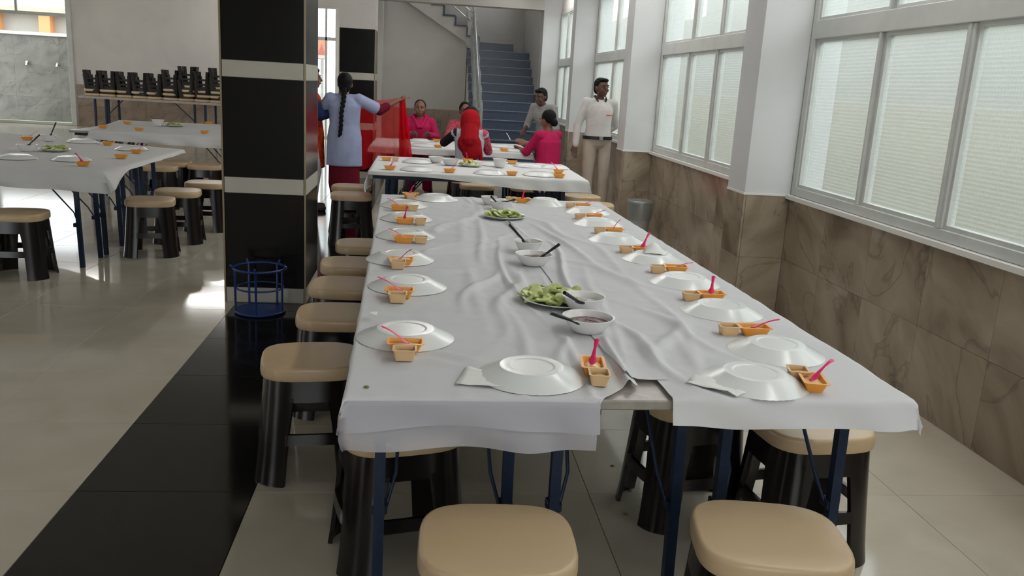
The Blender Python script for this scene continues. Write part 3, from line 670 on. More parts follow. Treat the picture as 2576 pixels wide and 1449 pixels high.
def tray(mb, a, b, h, t=.0022, rim=.006, taper=.72, n=2):
    def rr(k, z, e=0):
        pts = []; A, B = a * k + e, b * k + e; c = .18 * min(A, B)
        for sx, sy in ((1, 1), (-1, 1), (-1, -1), (1, -1)):
            q = [(sx * A, sy * (B - c)), (sx * (A - c), sy * B)]
            if sx * sy < 0: q.reverse()
            pts += [p + (z,) for p in q]
        return pts
    return mb.loft([rr(taper, 0), rr(1, h), rr(1, h, rim), rr(1, h + .0015, rim), rr(1, h + .0015, -t), rr(taper, t, -t)])
om = tray(MB(), .050, .030, .030).mesh('cup', 'cup_orange', 30); bm_ = tray(MB(), .032, .027, .032, rim=.003, taper=.8).mesh('cup', 'cup_beige', 30)
def filling(a, b, z, n): 
    m = MB(); m.loft([[(a * math.cos(PI / 4 * j + .39) * 1.08, b * math.sin(PI / 4 * j + .39) * 1.08, z - .004) for j in range(8)], [(a * math.cos(PI / 4 * j + .39), b * math.sin(PI / 4 * j + .39), z) for j in range(8)], [(.3 * a * math.cos(PI / 4 * j + .39), .3 * b * math.sin(PI / 4 * j + .39), z + .003) for j in range(8)]]); return m
ok = filling(.044, .026, .021, 1).mesh('filling', 'kheer', 180); bk = filling(.027, .023, .021, 1).mesh('filling', 'dal', 180)
def spoon_mesh():
    m = MB(); pts = [(.0, 0, 0), (.012, 0, -.002), (.026, 0, 0), (.040, 0, .004), (.075, 0, .010), (.10, 0, .012), (.118, 0, .012), (.122, 0, .012)]
    wd = [.004, .011, .012, .007, .0045, .0065, .0085, .005]
    rings = [[(x, -w_, z), (x, -w_ * .6, z + .002), (x, w_ * .6, z + .002), (x, w_, z), (x, w_ * .6, z - .0015), (x, -w_ * .6, z - .0015)] for (x, _, z), w_ in zip(pts, wd)]
    return m.loft(rings).mesh('spoon', 'spoon_pink', 60)
sm = spoon_mesh()
CUPS = {'L1': ((-.036, 2.447), 0, (-.037, 2.372), (-.113, 2.45, .825)), 'L2': ((-.073, 3.10), 0, (-.078, 3.03), (-.158, 3.10, .825)), 'L3': ((-.082, 3.669), .05, (-.095, 3.60), (-.039, 3.66, .82)),
        'L4': ((-.085, 4.212), 0, (.0, 4.21), (-.166, 4.20, .818)), 'L5': ((-.092, 4.785), 0, (-.006, 4.775), (-.078, 4.80, .835)), 'L6': ((-.140, 5.286), 0, (-.056, 5.276), (-.219, 5.30, .82)), 'L7': ((-.081, 5.90), 0, (-.078, 5.82), (-.064, 5.88, .825)),
        'R1': ((1.118, 2.188), 1.35, (1.105, 2.262), (1.19, 2.225, .825)), 'R2': ((1.150, 2.718), -.04, (1.058, 2.714), (1.232, 2.70, .812)), 'R3': ((1.160, 3.202), 0, (1.071, 3.185), (1.168, 3.22, .83)), 'R4': ((1.163, 3.709), -.1, (1.072, 3.69), (1.215, 3.63, .812)),
        'R5': ((1.12, 4.157), 0, (1.030, 4.14), (1.168, 4.22, .845)), 'R6': ((1.093, 4.715), 0, (1.009, 4.70), (1.125, 4.70, .83)), 'R7': ((1.08, 5.245), 0, (.985, 5.21), (1.145, 5.21, .812)), 'R8': ((1.094, 5.716), 0, (1.008, 5.70), (1.187, 5.70, .812)),
        'F1': ((.502, 2.288), 1.45, (.502, 2.196), (.520, 2.325, .845)), 'BR': ((.695, 5.871), 0, (.612, 5.88), (.70, 5.85, .82))}
def set_spoon(cx, cy, z, tip, label, group):
    a = Vector((cx, cy, z)); d = Vector(tip) - a; o = link('spoon', sm, None, a)
    o.rotation_euler = (0, -math.atan2(d.z, math.hypot(d.x, d.y)), math.atan2(d.y, d.x)); o.scale = (min(1.1, max(.6, d.length / .122)), 1, 1)
    return tag(o, label, 'spoon', group)
for k, (o_, rz, b_, tip) in CUPS.items():
    c = link('cup', om, None, (*o_, ZI), (0, 0, rz)); tag(c, 'orange boat-shaped cup with pink spoon, ' + where(k), 'cup', 'orange cups on the long table'); link('filling', ok, c)
    c = link('cup', bm_, None, (*b_, ZI), (0, 0, rz)); tag(c, 'small beige square cup, ' + where(k), 'cup', 'beige cups on the long table'); link('filling', bk, c)
    dx, dy = o_[0] - tip[0], o_[1] - tip[1]; l = math.hypot(dx, dy) or 1
    set_spoon(o_[0] + dx / l * .012, o_[1] + dy / l * .008, ZI + .026, tip, 'pink spoon in an orange cup, ' + where(k), 'pink spoons on the long table')
def bowl(k, x, y, r, h, food, label, z=ZI):
    t = thing('bowl', label, 'bowl', (x, y, z))
    MB().lathe([(.001, 0), (r * .55, 0), (r * .62, .004), (r * .85, h * .55), (r * .97, h * .95), (r * 1.04, h), (r * 1.04, h + .003), (r * .96, h + .002), (r * .82, h * .55), (r * .56, .008), (.001, .007)], 32).build('body', 'bowl_white', t, 40)
    fz = h * .62; m = MB(); rings = []
    for q in (.87, .6, .3, .02): rings.append([(r * q * math.cos(2 * PI * j / 24), r * q * math.sin(2 * PI * j / 24), fz + (.008 * (1 - q) + .005 * noise.noise(Vector((j * .8, q * 9, x * 9))) if q < .8 else 0)) for j in range(24)])
    m.loft(rings).build('relish', food, t, 60); return t
FD = {'white': ('chutney', 'white bowl of pale chutney standing against the near cucumber platter'), 'red': ('beet', 'white bowl of dark red relish, nearest on the long table'), 'a': ('chutney', 'white bowl behind the red relish at mid table'), 'b': ('beet', 'white bowl of dark red relish at mid table'),
      'c': ('chutney', 'white bowl with black spoon behind the far cucumber platter'), 'd': ('beet', 'small white bowl at the far end of the long table')}
for k, (x, y, r, h) in BOWLS.items(): bowl(k, x, y, r, h, *FD[k])
def black_spoon(tip, base, label, L=None):
    a = Vector(base); d = (Vector(tip) - a); L = L or d.length; d.normalize(); t = thing('serving_spoon', label, 'spoon', a)
    t.rotation_euler = d.to_track_quat('X', 'Z').to_euler()
    MB().tube([(.03, 0, 0), (.06, 0, 0), (L * .8, 0, 0), (L, 0, 0)], [.005, .0055, .007, .007], 8).build('handle', 'spoon_black', t, 60)
    MB().ell((.015, 0, 0), (.032, .020, .007)).build('spoon_bowl', 'spoon_black', t, 180)
black_spoon((.495, 2.80, .87), (.585, 2.93, .80), 'black serving spoon in the bowl of pale chutney')
black_spoon((.426, 2.641, .84), (.54, 2.665, .797), 'black serving spoon in the nearest bowl of dark red relish')
black_spoon((.434, 4.15, .88), (.52, 4.05, .80), 'black serving spoon standing in the bowl behind the red relish at mid table')
black_spoon((.621, 3.724, .87), (.535, 3.75, .795), 'thin black serving spoon in the bowl of red relish at mid table')
black_spoon((.434, 5.36, .86), (.49, 5.48, .80), 'black serving spoon in the bowl behind the far cucumber platter')
black_spoon((.605, 5.497, .83), (.52, 5.49, .81), 'second black spoon lying over the bowl behind the far cucumber platter')
def platter(x, y, r, label, z=ZI):
    o = MB().lathe([(.001, 0), (r * .62, 0), (r * .72, .005), (r * .95, .016), (r, .018), (r, .021), (r * .93, .019), (r * .7, .008), (.001, .005)], 40, (0, 0, 0)).build('platter', 'plate_white', None, 40)
    o.location = (x, y, z); return tag(o, label, 'platter')
platter(.530, 3.085, .145, 'round white platter heaped with cucumber, nearest on the long table')
platter(.500, 5.13, .135, 'round white platter heaped with cucumber at the far part of the long table')
def slice_mesh(i):
    m = MB(); R = .028; prof = [(.001, .0035), (R * .9, .0035), (R, .002), (R, -.002), (R * .9, -.0035), (.001, -.0035)]
    me = m.lathe(prof, 14, sy=random.uniform(.75, 1)).mesh('cucumber_slice', 'cucumber', 40); me.materials.append(MATS['cucumber_skin'])
    for p in me.polygons:
        if abs(p.normal.z) < .5: p.material_index = 1
    return me
SL = [slice_mesh(i) for i in range(4)]
def heap(cx, cy, r, n, label, group, z=ZI + .008, sc=1.0):
    for i in range(n):
        q = math.sqrt((i + .5) / n); a = i * 2.4; lay = .022 * (1 - q) + .006 * (i % 3)
        o = link('cucumber_slice', SL[i % 4], None, (cx + r * q * math.cos(a), cy + r * q * math.sin(a), z + lay + .006))
        o.rotation_euler = (random.uniform(-.6, .6), random.uniform(-.6, .6), random.random() * 6); o.scale = (sc, sc, sc)
        tag(o, label, 'cucumber', group)
heap(.510, 3.105, .118, 52, 'pale green cucumber slice heaped on the nearest platter', 'cucumber slices on the nearest platter')
heap(.500, 5.13, .10, 40, 'pale green cucumber slice heaped on the far platter of the long table', 'cucumber slices on the far platter')
def napkin(pts, label, z=ZI, lift=.004, peak=None):
    n = 10; rows = []; P = [Vector(p) for p in pts]
    for i in range(n + 1):
        row = []
        for j in range(n + 1):
            s, t = i / n, j / n; p = P[0] * (1 - s) * (1 - t) + P[1] * s * (1 - t) + P[2] * s * t + P[3] * (1 - s) * t
            hh = lift * (1 + noise.noise(Vector((p.x * 40, p.y * 40, 1)))) + .002
            if peak: hh += peak[2] * math.exp(-((p.x - peak[0]) ** 2 + (p.y - peak[1]) ** 2) / .0016)
            row.append((p.x, p.y, z + hh))
        rows.append(row)
    up = MB().loft(rows, False, False, closed=False); o = up.build('napkin', 'napkin', None, 180)
    md = o.modifiers.new('thickness', 'SOLIDIFY'); md.thickness = .0012
    return tag(o, label, 'napkin', 'paper napkins on the long table')
napkin([(.105, 2.155), (.28, 2.13), (.27, 2.22), (.14, 2.30)], 'folded white paper napkin under the near left-of-middle plate')
napkin([(.75, 2.19), (.865, 2.098), (.93, 2.14), (.80, 2.27)], 'rolled white paper napkin beside the front right plate', lift=.008)
napkin([(.60, 6.02), (.78, 5.92), (.80, 6.0), (.62, 6.07)], 'white paper napkin standing at the far end behind an orange cup', lift=.012)
napkin([(1.08, 3.98), (1.21, 3.95), (1.22, 4.05), (1.12, 4.10)], 'peaked white napkin on the fifth plate along the right side', z=ZI + .024, peak=(1.14, 4.03, .05))
napkin([(-.165, 2.77), (-.14, 2.765), (-.135, 2.80), (-.16, 2.805)], 'tiny upright white napkin end behind the first plate on the left side', peak=(-.15, 2.785, .02))
tag(MB().ell((-.13, 2.135, ZT + .004), (.008, .006, .003)).build('food_crumb', 'sludge', None, 180), 'greenish food crumb on the front left corner of the cloth', 'crumb')

# the farther tables: plates, cups, bowls
pl2 = MB().lathe([(.001, .028), (.09, .029), (.112, .021), (.146, .003), (.150, 0), (.142, 0), (.10, .022), (.001, .025)], 28).mesh('plate', 'plate_white', 40)
def far_plate(x, y, label, group, z=.764): tag(link('plate', pl2, None, (x, y, z)), label, 'plate', group)
def far_cup(x, y, label, group, spoon_to=None, z=.764):
    c = link('cup', om, None, (x, y, z), (0, 0, random.uniform(-.2, .2))); tag(c, 'orange cup ' + label, 'cup', group); link('filling', ok, c)
    if spoon_to: set_spoon(x, y, z + .026, (*spoon_to, z + .08), 'pink spoon in the orange cup ' + label, group + ', spoons')
G2 = 'plates on the crosswise table'; T2 = 'the crosswise table'
for x, y, l in ((-.06, 8.52, 'at the far left'), (.685, 8.62, 'in the far middle'), (1.06, 8.63, 'far side, right of the middle'), (1.33, 8.60, 'in the far right corner'), (-.06, 7.76, 'near side, at the left'), (.60, 7.74, 'in the near middle'), (1.06, 7.80, 'near side, at the right')):
    far_plate(x, y, 'upturned white plate on %s, %s' % (T2, l), G2)
for x, y, l, s in ((-.365, 8.56, 'at the far left corner of ' + T2, None), (-.296, 7.70, 'at the near left corner of ' + T2, (-.24, 7.86)), (.235, 7.68, 'near side of ' + T2 + ', left of the middle', (.34, 7.70)), (.80, 7.69, 'near side of ' + T2 + ', right of the middle', None), (1.226, 7.66, 'at the near right corner of ' + T2, None), (.915, 8.84, 'far side of ' + T2 + ', right of the middle', None), (1.288, 8.08, 'at the right end of ' + T2, (1.22, 8.2)), (.45, 8.80, 'behind the cucumber on ' + T2, (.43, 8.78))):
    far_cup(x, y, l, 'orange cups on the crosswise table', s)
c = link('cup', bm_, None, (-.275, 8.54, .764)); tag(c, 'beige cup at the far left corner of the crosswise table', 'cup'); link('filling', bk, c)
bowl('t1', .125, 8.57, .075, .055, 'chutney', 'white bowl on the crosswise table, leftmost', .764); bowl('t2', .262, 8.37, .085, .06, 'beet', 'white bowl on the crosswise table touching the cucumber platter', .764); bowl('t3', .747, 8.38, .07, .08, 'chutney', 'white bowl on the crosswise table, right of the cucumber', .764)
platter(.455, 8.36, .12, 'white platter of cucumber on the crosswise table', .764); heap(.455, 8.36, .088, 26, 'cucumber slice heaped on the platter of the crosswise table', 'cucumber slices on the crosswise table', .772, 1.1)
for x, y, l in ((.96, 11.3, 'right of the middle, far side'), (1.13, 10.62, 'in the near right corner'), (.72, 10.62, 'right of the woman in red'), (-.03, 10.72, 'near side, at the left'), (-.05, 11.6, 'before the woman in pink')): far_plate(x, y, 'upturned white plate on the farthest table, ' + l, 'plates on the farthest table')
for x, y, l in ((.98, 10.52, 'at the near right of the farthest table'), (.175, 10.56, 'at the near left of the farthest table'), (.17, 11.65, 'at the far left of the farthest table')): far_cup(x, y, l, 'orange cups on the farthest table')
for x, y, l, s in ((-3.90, 8.95, 'on the far side of the left table', (-3.80, 8.99)), (-2.618, 6.926, 'on the near right corner of the left table', (-2.72, 7.02)), (-3.082, 8.80, 'on the far right part of the left table', None), (-2.56, 7.60, 'by the right edge of the left table', None), (-2.60, 8.12, 'farther back by the right edge of the left table', (-2.5, 8.15))): far_cup(x, y, l, 'orange cups on the left table', s)
for x, y, l in ((-2.85, 7.3, 'near the front'), (-2.75, 8.45, 'near its right corner'), (-3.25, 7.25, 'front middle'), (-3.4, 9.0, 'at the back')): far_plate(x, y, 'upturned white plate on the left table, ' + l, 'plates on the left table')
bowl('l1', -3.42, 7.83, .08, .055, 'chutney', 'white bowl left of the cucumber on the left table', .764); platter(-3.25, 7.97, .13, 'white platter of cucumber on the left table', .764); heap(-3.25, 7.97, .095, 24, 'cucumber slice heaped on the platter of the left table', 'cucumber slices on the left table', .772, 1.1)
black_spoon((-3.36, 7.95, .90), (-3.43, 7.85, .80), 'black serving spoon in the bowl on the left table', .16); bowl('l2', -3.70, 8.95, .07, .055, 'beet', 'white bowl at the back of the left table', .764); black_spoon((-3.65, 9.0, .92), (-3.69, 8.96, .80), 'black serving spoon at the back of the left table', .16)
for x, y, l in ((-3.95, 11.13, 'near its left corner'), (-3.98, 12.1, 'along its left side'), (-3.47, 10.97, 'front middle'), (-3.12, 12.95, 'at the back'), (-2.71, 11.05, 'near its front right corner')): far_cup(x, y, 'on the rear left table, ' + l, 'orange cups on the rear left table')
platter(-3.37, 12.1, .14, 'white platter of cucumber on the rear left table', .764); heap(-3.37, 12.1, .10, 18, 'cucumber slice heaped on the platter of the rear left table', 'cucumber slices on the rear left table', .772, 1.2); bowl('r1', -3.55, 12.0, .08, .08, 'chutney', 'white bowl left of the cucumber on the rear left table', .764)

# ------------------------------------------------------------------ blue wire stand, bin
bs = thing('wire_stand', 'blue wire pot stand on the floor before the black banded column', 'stand', (-1.045, 5.585, 0))
MB().ring((0, 0, .30), .165, .009).build('top_ring', 'blue_wire', bs, 180); MB().ring((0, 0, .17), .150, .006).build('middle_ring', 'blue_wire', bs, 180); MB().ring((0, 0, .012), .155, .010).build('base_ring', 'blue_wire', bs, 180)
MB().lathe([(.001, .012), (.15, .012), (.15, .018), (.001, .018)], 28).build('base_plate', 'blue_wire', bs, 40)
for k in range(5):
    a = -PI / 2 + k * 2 * PI / 5 + .02; MB().tube([(.155 * math.cos(a), .155 * math.sin(a), .005), (.158 * math.cos(a), .158 * math.sin(a), .29), (.185 * math.cos(a), .185 * math.sin(a), .325)], .0075, 8).build('upright', 'blue_wire', bs, 60)
bn = thing('waste_bin', 'grey waste bin in a clear plastic bag against the marble wall', 'bin', (2.38, 9.08, 0))
MB().lathe([(.001, 0), (.095, 0), (.100, .01), (.118, .24), (.135, .36), (.140, .40), (.132, .40), (.11, .24), (.09, .02), (.001, .015)], 24).build('body', 'bin_plastic', bn, 40)
m = MB(); rings = []
for z, r in ((.20, .128), (.30, .146), (.38, .150), (.415, .146), (.41, .12)): rings.append([(r * (1 + .05 * noise.noise(Vector((j, z * 20, 0)))) * math.cos(2 * PI * j / 24), r * (1 + .05 * noise.noise(Vector((j, z * 20, 4)))) * math.sin(2 * PI * j / 24), z) for j in range(24)])
m.loft(rings, False, False).build('liner', 'bin_liner', bn, 180)

# ------------------------------------------------------------------ table of upturned stools by the far wall
bt = thing('trestle_table', 'long pale table by the far wall carrying upturned black stools', 'table', (-5.9, 20.75, 0), math.radians(-8))
MB().cbox(-1.9, 1.4, -.38, .38, .74, .79, .006).build('table_top', 'table_laminate', bt)
for x in (-1.55, -1.3, .75, 1.0):
    for y in (-.3, .3): MB().tube([(x, y, .74), (x, y, 0)], .02, sq=True).build('leg', 'table_leg', bt)
for x0, x1 in ((-1.3, -.9), (.75, .3)): MB().tube([(x0, -.3, .35), (x1, -.3, .74)], .012, 6).build('brace', 'table_leg', bt, 60)
Rb = Matrix.Rotation(math.radians(-8), 4, 'Z')
for k in range(9):
    u = -1.70 + k * .365
    for s in range(2 if k < 5 else 3 if k in (5, 7) else 4):
        p = Vector((-5.9, 20.75, 0)) + Rb @ Vector((u + .02 * random.uniform(-1, 1), 0, 0))
        stool(p.x, p.y, random.uniform(-.12, .12), 'upturned black stool, %s stack from left on the trestle table, %s from bottom' % (ORD[k], ORD[s]), 'upturned stools on the trestle table', z=.79 + .476 + s * .10, flip=True)

# ------------------------------------------------------------------ people
def blob(name, mb, mat, parent, vox=.009, sm=4):
    me = bpy.data.meshes.new(name); me.from_pydata(mb.v, [], mb.f)
    bm = bmesh.new(); bm.from_mesh(me); bmesh.ops.recalc_face_normals(bm, faces=bm.faces); bm.to_mesh(me); bm.free()
    o = bpy.data.objects.new(name, me); COL.objects.link(o)
    r = o.modifiers.new('r', 'REMESH'); r.mode = 'VOXEL'; r.voxel_size = vox
    s = o.modifiers.new('s', 'SMOOTH'); s.factor = .5; s.iterations = sm
    dg = bpy.context.evaluated_depsgraph_get(); me2 = bpy.data.meshes.new_from_object(o.evaluated_get(dg))
    o.modifiers.clear(); o.data = me2; me2.materials.clear(); me2.materials.append(MATS[mat]); me2.name = name
    me2.polygons.foreach_set('use_smooth', [True] * len(me2.polygons)); o.parent = parent
    return o
V = Vector
def frustum(mb, secs, n=20): return mb.loft([[(c[0] + rx * math.cos(2 * PI * j / n), c[1] + ry * math.sin(2 * PI * j / n), c[2]) for j in range(n)] for c, rx, ry in secs])
STAND = dict(pel=V((0, 0, .93)), wa=V((0, 0, 1.08)), ch=V((0, .005, 1.27)), nk=V((0, .015, 1.42)), hd=V((0, -.015, 1.555)), shL=V((.17, .01, 1.375)), shR=V((-.17, .01, 1.375)), elL=V((.23, .03, 1.10)), elR=V((-.23, .03, 1.10)), wrL=V((.25, -.04, .86)), wrR=V((-.25, -.04, .86)),
             hpL=V((.09, 0, .91)), hpR=V((-.09, 0, .91)), knL=V((.10, -.02, .49)), knR=V((-.10, -.02, .49)), anL=V((.10, .015, .08)), anR=V((-.10, .015, .08)))
SIT = dict(pel=V((0, .02, .56)), wa=V((0, .02, .71)), ch=V((0, .0, .89)), nk=V((0, 0, 1.04)), hd=V((0, -.03, 1.17)), shL=V((.165, 0, .99)), shR=V((-.165, 0, .99)), elL=V((.24, -.08, .78)), elR=V((-.24, -.08, .78)), wrL=V((.12, -.29, .83)), wrR=V((-.12, -.29, .83)),
           hpL=V((.09, 0, .56)), hpR=V((-.09, 0, .56)), knL=V((.11, -.40, .53)), knR=V((-.11, -.40, .53)), anL=V((.11, -.36, .08)), anR=V((-.11, -.36, .08)))
def hand(mb, el, wr, curl, side):
    d = (wr - el).normalized(); curl = V(curl).normalized(); lat = d.cross(curl)
    if lat.length < .1: lat = d.cross(V((0, 0, 1)))
    lat.normalize(); pc = wr + d * .045
    for k in range(4):
        o = (k - 1.5) * .021; mb.cap(wr + d * .01 + lat * o * .6, wr + d * .08 + lat * o, .013, .012)
        L = (.036, .042, .040, .030)[k]; a = wr + d * .085 + lat * o; b = a + d * L * .9 + curl * .008; c = b + (d * .6 + curl * .8) * L * .8
        mb.cap(a, b, .0095, .009, 8); mb.cap(b, c, .009, .0075, 8)
    t0 = wr + d * .025 - lat * .03 * side; t1 = t0 + (d * .7 - lat * .6 * side + curl * .3) * .04; t2 = t1 + (d * .9 + curl * .5) * .028
    mb.cap(wr + d * .012, t0, .014, .013); mb.cap(t0, t1, .012, .010, 8); mb.cap(t1, t2, .010, .008, 8)
def make_person(label, loc, rz, h, J, skin='skin', turn=0.0, tilt=0.0, curl=(0, -1, -.4), feet=True):
    k = h; t = thing('person', label, 'person', loc, rz); J = {a: b.copy() for a, b in J.items()}
    hd = J['hd']; Rh = Matrix.Rotation(turn, 3, 'Z') @ Matrix.Rotation(tilt, 3, 'X'); H = lambda x, y, z: hd + Rh @ V((x, y, z))
    b = MB()
    b.ell(H(0, .008, .015), (.076, .094, .100), M=Rh); b.ell(H(0, -.022, -.045), (.058, .068, .066), M=Rh); b.ell(H(0, -.055, -.085), (.030, .026, .024), M=Rh)
    b.cap(H(0, -.083, .022), H(0, -.103, -.022), .009, .014, 8); b.ell(H(0, -.086, -.056), (.024, .012, .011), M=Rh)
    for s in (-1, 1): b.ell(H(s * .077, .012, -.012), (.010, .020, .031), M=Rh); b.ell(H(s * .03, -.078, .028), (.024, .014, .010), M=Rh); b.ell(H(s * .04, -.062, -.03), (.022, .02, .02), M=Rh)
    b.cap(J['nk'] + V((0, 0, -.05)), H(0, .01, -.06), .055, .048)
    b.cap(J['shL'], J['shR'], .052, .052); b.ell(J['ch'], (.15, .098, .15)); b.ell(J['wa'], (.128, .088, .14)); b.ell(J['pel'], (.155, .11, .11)); b.cap(J['ch'], J['nk'], .09, .055)
    for s, sd in (('L', 1), ('R', -1)):
        b.cap(J['sh' + s], J['el' + s], .050, .038); b.cap(J['el' + s], J['wr' + s], .038, .026); hand(b, J['el' + s], J['wr' + s], curl, sd)
        b.cap(J['hp' + s], J['kn' + s], .082, .056); b.cap(J['kn' + s], J['an' + s], .055, .036)
        a = J['an' + s]; b.cap(a, a + V((0, -.03, -.045)), .036, .034); b.cap(V((a.x, a.y + .03, .035)), V((a.x, a.y - .14, .03)), .034, .028)
    blob('body', b, skin, t, .008, 3)
    for s in (-1, 1):
        e = MB().ell(H(s * .031, -.086, .008), (.011, .008, .0055), M=Rh).build('eye', 'eye_white', t, 180); MB().ell(H(s * .031, -.0925, .008), (.0065, .003, .0065), M=Rh).build('iris', 'eye_dark', e, 180)
        MB().cap(H(s * .015, -.095, .034), H(s * .048, -.083, .034), .004, .003, 6).build('eyebrow', 'hair', t, 180)
    MB().ell(H(0, -.096, -.056), (.020, .005, .006), M=Rh).build('mouth', 'lips', t, 180)
    t['h'] = H(0, 0, 0)[:]; del t['h']
    return t, J, H, Rh
def hair_short(t, H, Rh):
    b = MB(); b.ell(H(0, .026, .035), (.085, .092, .092), M=Rh); b.ell(H(0, .075, -.01), (.066, .035, .075), M=Rh); b.ell(H(0, -.045, .088), (.062, .04, .028), M=Rh)
    return blob('hair', b, 'hair', t, .010, 3)
def sleeves(mb, J, s, r0, r1, upto=1.0, fore=0.0):
    a, e, w_ = J['sh' + s], J['el' + s], J['wr' + s]; mb.cap(a, a.lerp(e, upto), r0, r1 if not fore else (r0 + r1) / 2)
    if fore: mb.cap(e, e.lerp(w_, fore), (r0 + r1) / 2, r1)
def top_garment(J, mat, t, hem_z, hem=(.2, .14), fat=.016, upto=1.0, fore=0.0, name='shirt', flare=None, sl=(.062, .05)):
    b = MB(); b.cap(J['shL'], J['shR'], .062, .062); b.ell(J['ch'], (.165 + fat * .5, .11 + fat * .6, .155)); b.cap(J['ch'], J['nk'] + V((0, 0, -.035)), .10, .066)
    c, wv, p = J['ch'], J['wa'], J['pel']
    secs = [(V((c.x, c.y, c.z + .03)), .155 + fat, .10 + fat), (wv, .140 + fat, .095 + fat), (p, .165 + fat, .118 + fat)]
    if hem_z < p.z - .02: secs.append((V((p.x, p.y, hem_z)), *hem))
    frustum(b, secs)
    for s in 'LR': sleeves(b, J, s, sl[0], sl[1], upto, fore)
    return blob(name, b, mat, t, .012, 4)
def trousers(J, mat, t, r=(.098, .075, .062), name='trousers', upto=.93):
    b = MB(); b.ell(J['pel'] + V((0, 0, .0)), (.168, .122, .115))
    for s in 'LR': b.cap(J['hp' + s], J['kn' + s], r[0], r[1]); b.cap(J['kn' + s], J['kn' + s].lerp(J['an' + s], upto), r[1], r[2])
    return blob(name, b, mat, t, .012, 4)
def shoes(J, mat, t):
    for s in 'LR':
        a = J['an' + s]; b = MB(); b.cap(V((a.x, a.y + .035, .042)), V((a.x, a.y - .15, .036)), .042, .036); b.box(a.x - .04, a.x + .04, a.y - .18, a.y + .075, 0, .02); blob('shoe', b, mat, t, .010, 2)
def scaled(J, k, **over):
    J = {a: b * k for a, b in J.items()}
    for a, b in over.items(): J[a] = V(b)
    return J

# standing man in white by the window
J = scaled(STAND, 1.02, elL=(.27, .16, 1.13), wrL=(.08, .20, .98), elR=(-.26, .03, 1.12), wrR=(-.29, -.03, .88), anL=(.12, .0, .08), anR=(-.10, -.05, .08))
t, J, H, Rh = make_person('standing man in white shirt and beige trousers, one arm behind his back, by the window', (2.14, 10.55, 0), .12, 1, J, 'skin_dark', turn=.35)
hair_short(t, H, Rh); top_garment(J, 'shirt_white', t, .93, (.18, .13), upto=1, fore=.95, sl=(.066, .045)); trousers(J, 'trousers_beige', t); shoes(J, 'leather_black', t)
b = MB(); p = J['pel']; frustum(b, [(V((p.x, p.y, p.z + .015)), .190, .140), (V((p.x, p.y, p.z + .055)), .187, .138)], 28); b.build('belt', 'leather_black', t, 60)
MB().cbox(-.025, .025, p.y - .152, p.y - .136, p.z + .012, p.z + .058, .003).build('buckle', 'steel', t)
for s in (-1, 1): 
    n_ = J['nk']; MB().add([(s * .012, n_.y - .105, n_.z - .11), (s * .075, n_.y - .06, n_.z + .0), (s * .085, n_.y + .02, n_.z + .035), (s * .055, n_.y + .01, n_.z + .05), (s * .05, n_.y - .055, n_.z + .02)], [(0, 1, 2, 3, 4)]).build('collar', 'trousers_dark', t)
MB().box(.05, .115, -.150, -.128, 1.255, 1.27).build('chest_print', 'logo_red', t)

# woman in pale blue seen from behind, holding out a red scarf
J = scaled(STAND, .945, elR=(-.385, -.10, 1.19), wrR=(-.60, -.22, 1.315), elL=(.28, -.10, 1.12), wrL=(.30, -.34, 1.22))
t, J, H, Rh = make_person('woman in pale blue tunic seen from behind, holding out a red scarf', (-.905, 10.0, 0), PI, 1, J, 'skin', curl=(0, -.3, -1))
b = MB(); b.ell(H(0, .026, .03), (.088, .098, .098), M=Rh); b.ell(H(0, .07, -.03), (.07, .045, .08), M=Rh); blob('hair', b, 'hair', t, .010, 3)
b = MB(); pts = [H(0, .10, -.06), V((.0, .135, 1.30)), V((.02, .165, 1.16)), V((.025, .165, 1.02)), V((.035, .165, .90))]
for i in range(22):
    q = i / 21 * (len(pts) - 1); a = int(min(q, len(pts) - 2)); p = pts[a].lerp(pts[a + 1], q - a); b.ell(p + V((.010 * (1 if i % 2 else -1), 0, 0)), (.024 - .010 * i / 21, .020, .026))
blob('braid', b, 'hair', t, .008, 1)
top_garment(J, 'kurta_blue', t, .55, (.205, .15), upto=.72, name='tunic', sl=(.072, .078), fat=.03)
b = MB(); 
for s in 'LR': b2 = MB(); a, e, w_ = J['sh' + s], J['el' + s], J['wr' + s]; b2.cap(a.lerp(e, .55), e, .062, .062); b2.cap(e, e.lerp(w_, .35), .062, .052); blob('undersleeve', b2, 'maroon' if s == 'R' else 'navy', t, .010, 3)
b = MB(); frustum(b, [(V((0, 0, .62)), .175, .13), (V((0, 0, .35)), .18, .14), (V((0, -.01, .12)), .14, .12)]); blob('salwar', b, 'maroon', t, .012, 4)
# the scarf
def scarf(name, label, pts_top, pts_bot, mat, folds, nx=40, nz=24, parent=None):
    rows = []
    for i in range(nz + 1):
        row = []
        for j in range(nx + 1):
            s = j / nx * (len(pts_top) - 1); a = int(min(s, len(pts_top) - 2)); p = V(pts_top[a]).lerp(V(pts_top[a + 1]), s - a); q = V(pts_bot[a]).lerp(V(pts_bot[a + 1]), s - a)
            r = p.lerp(q, i / nz); r.y += folds * math.sin(j * .9 + .6 * math.sin(i * .3)) * (.3 + i / nz); row.append(r[:])
        rows.append(row)
    o = MB().loft(rows, False, False, closed=False).build(name, mat, parent, 180)
    return tag(o, label, 'scarf') if label else o
sc = scarf('scarf', 'sheer red scarf held out beside the woman in pale blue', [(-1.02, 10.27, 1.27), (-.72, 10.28, 1.29), (-.45, 10.27, 1.31), (-.265, 10.24, 1.35)], [(-1.02, 10.30, .50), (-.70, 10.30, .48), (-.42, 10.29, .60), (-.20, 10.26, .66)], 'red_sheer', .012)
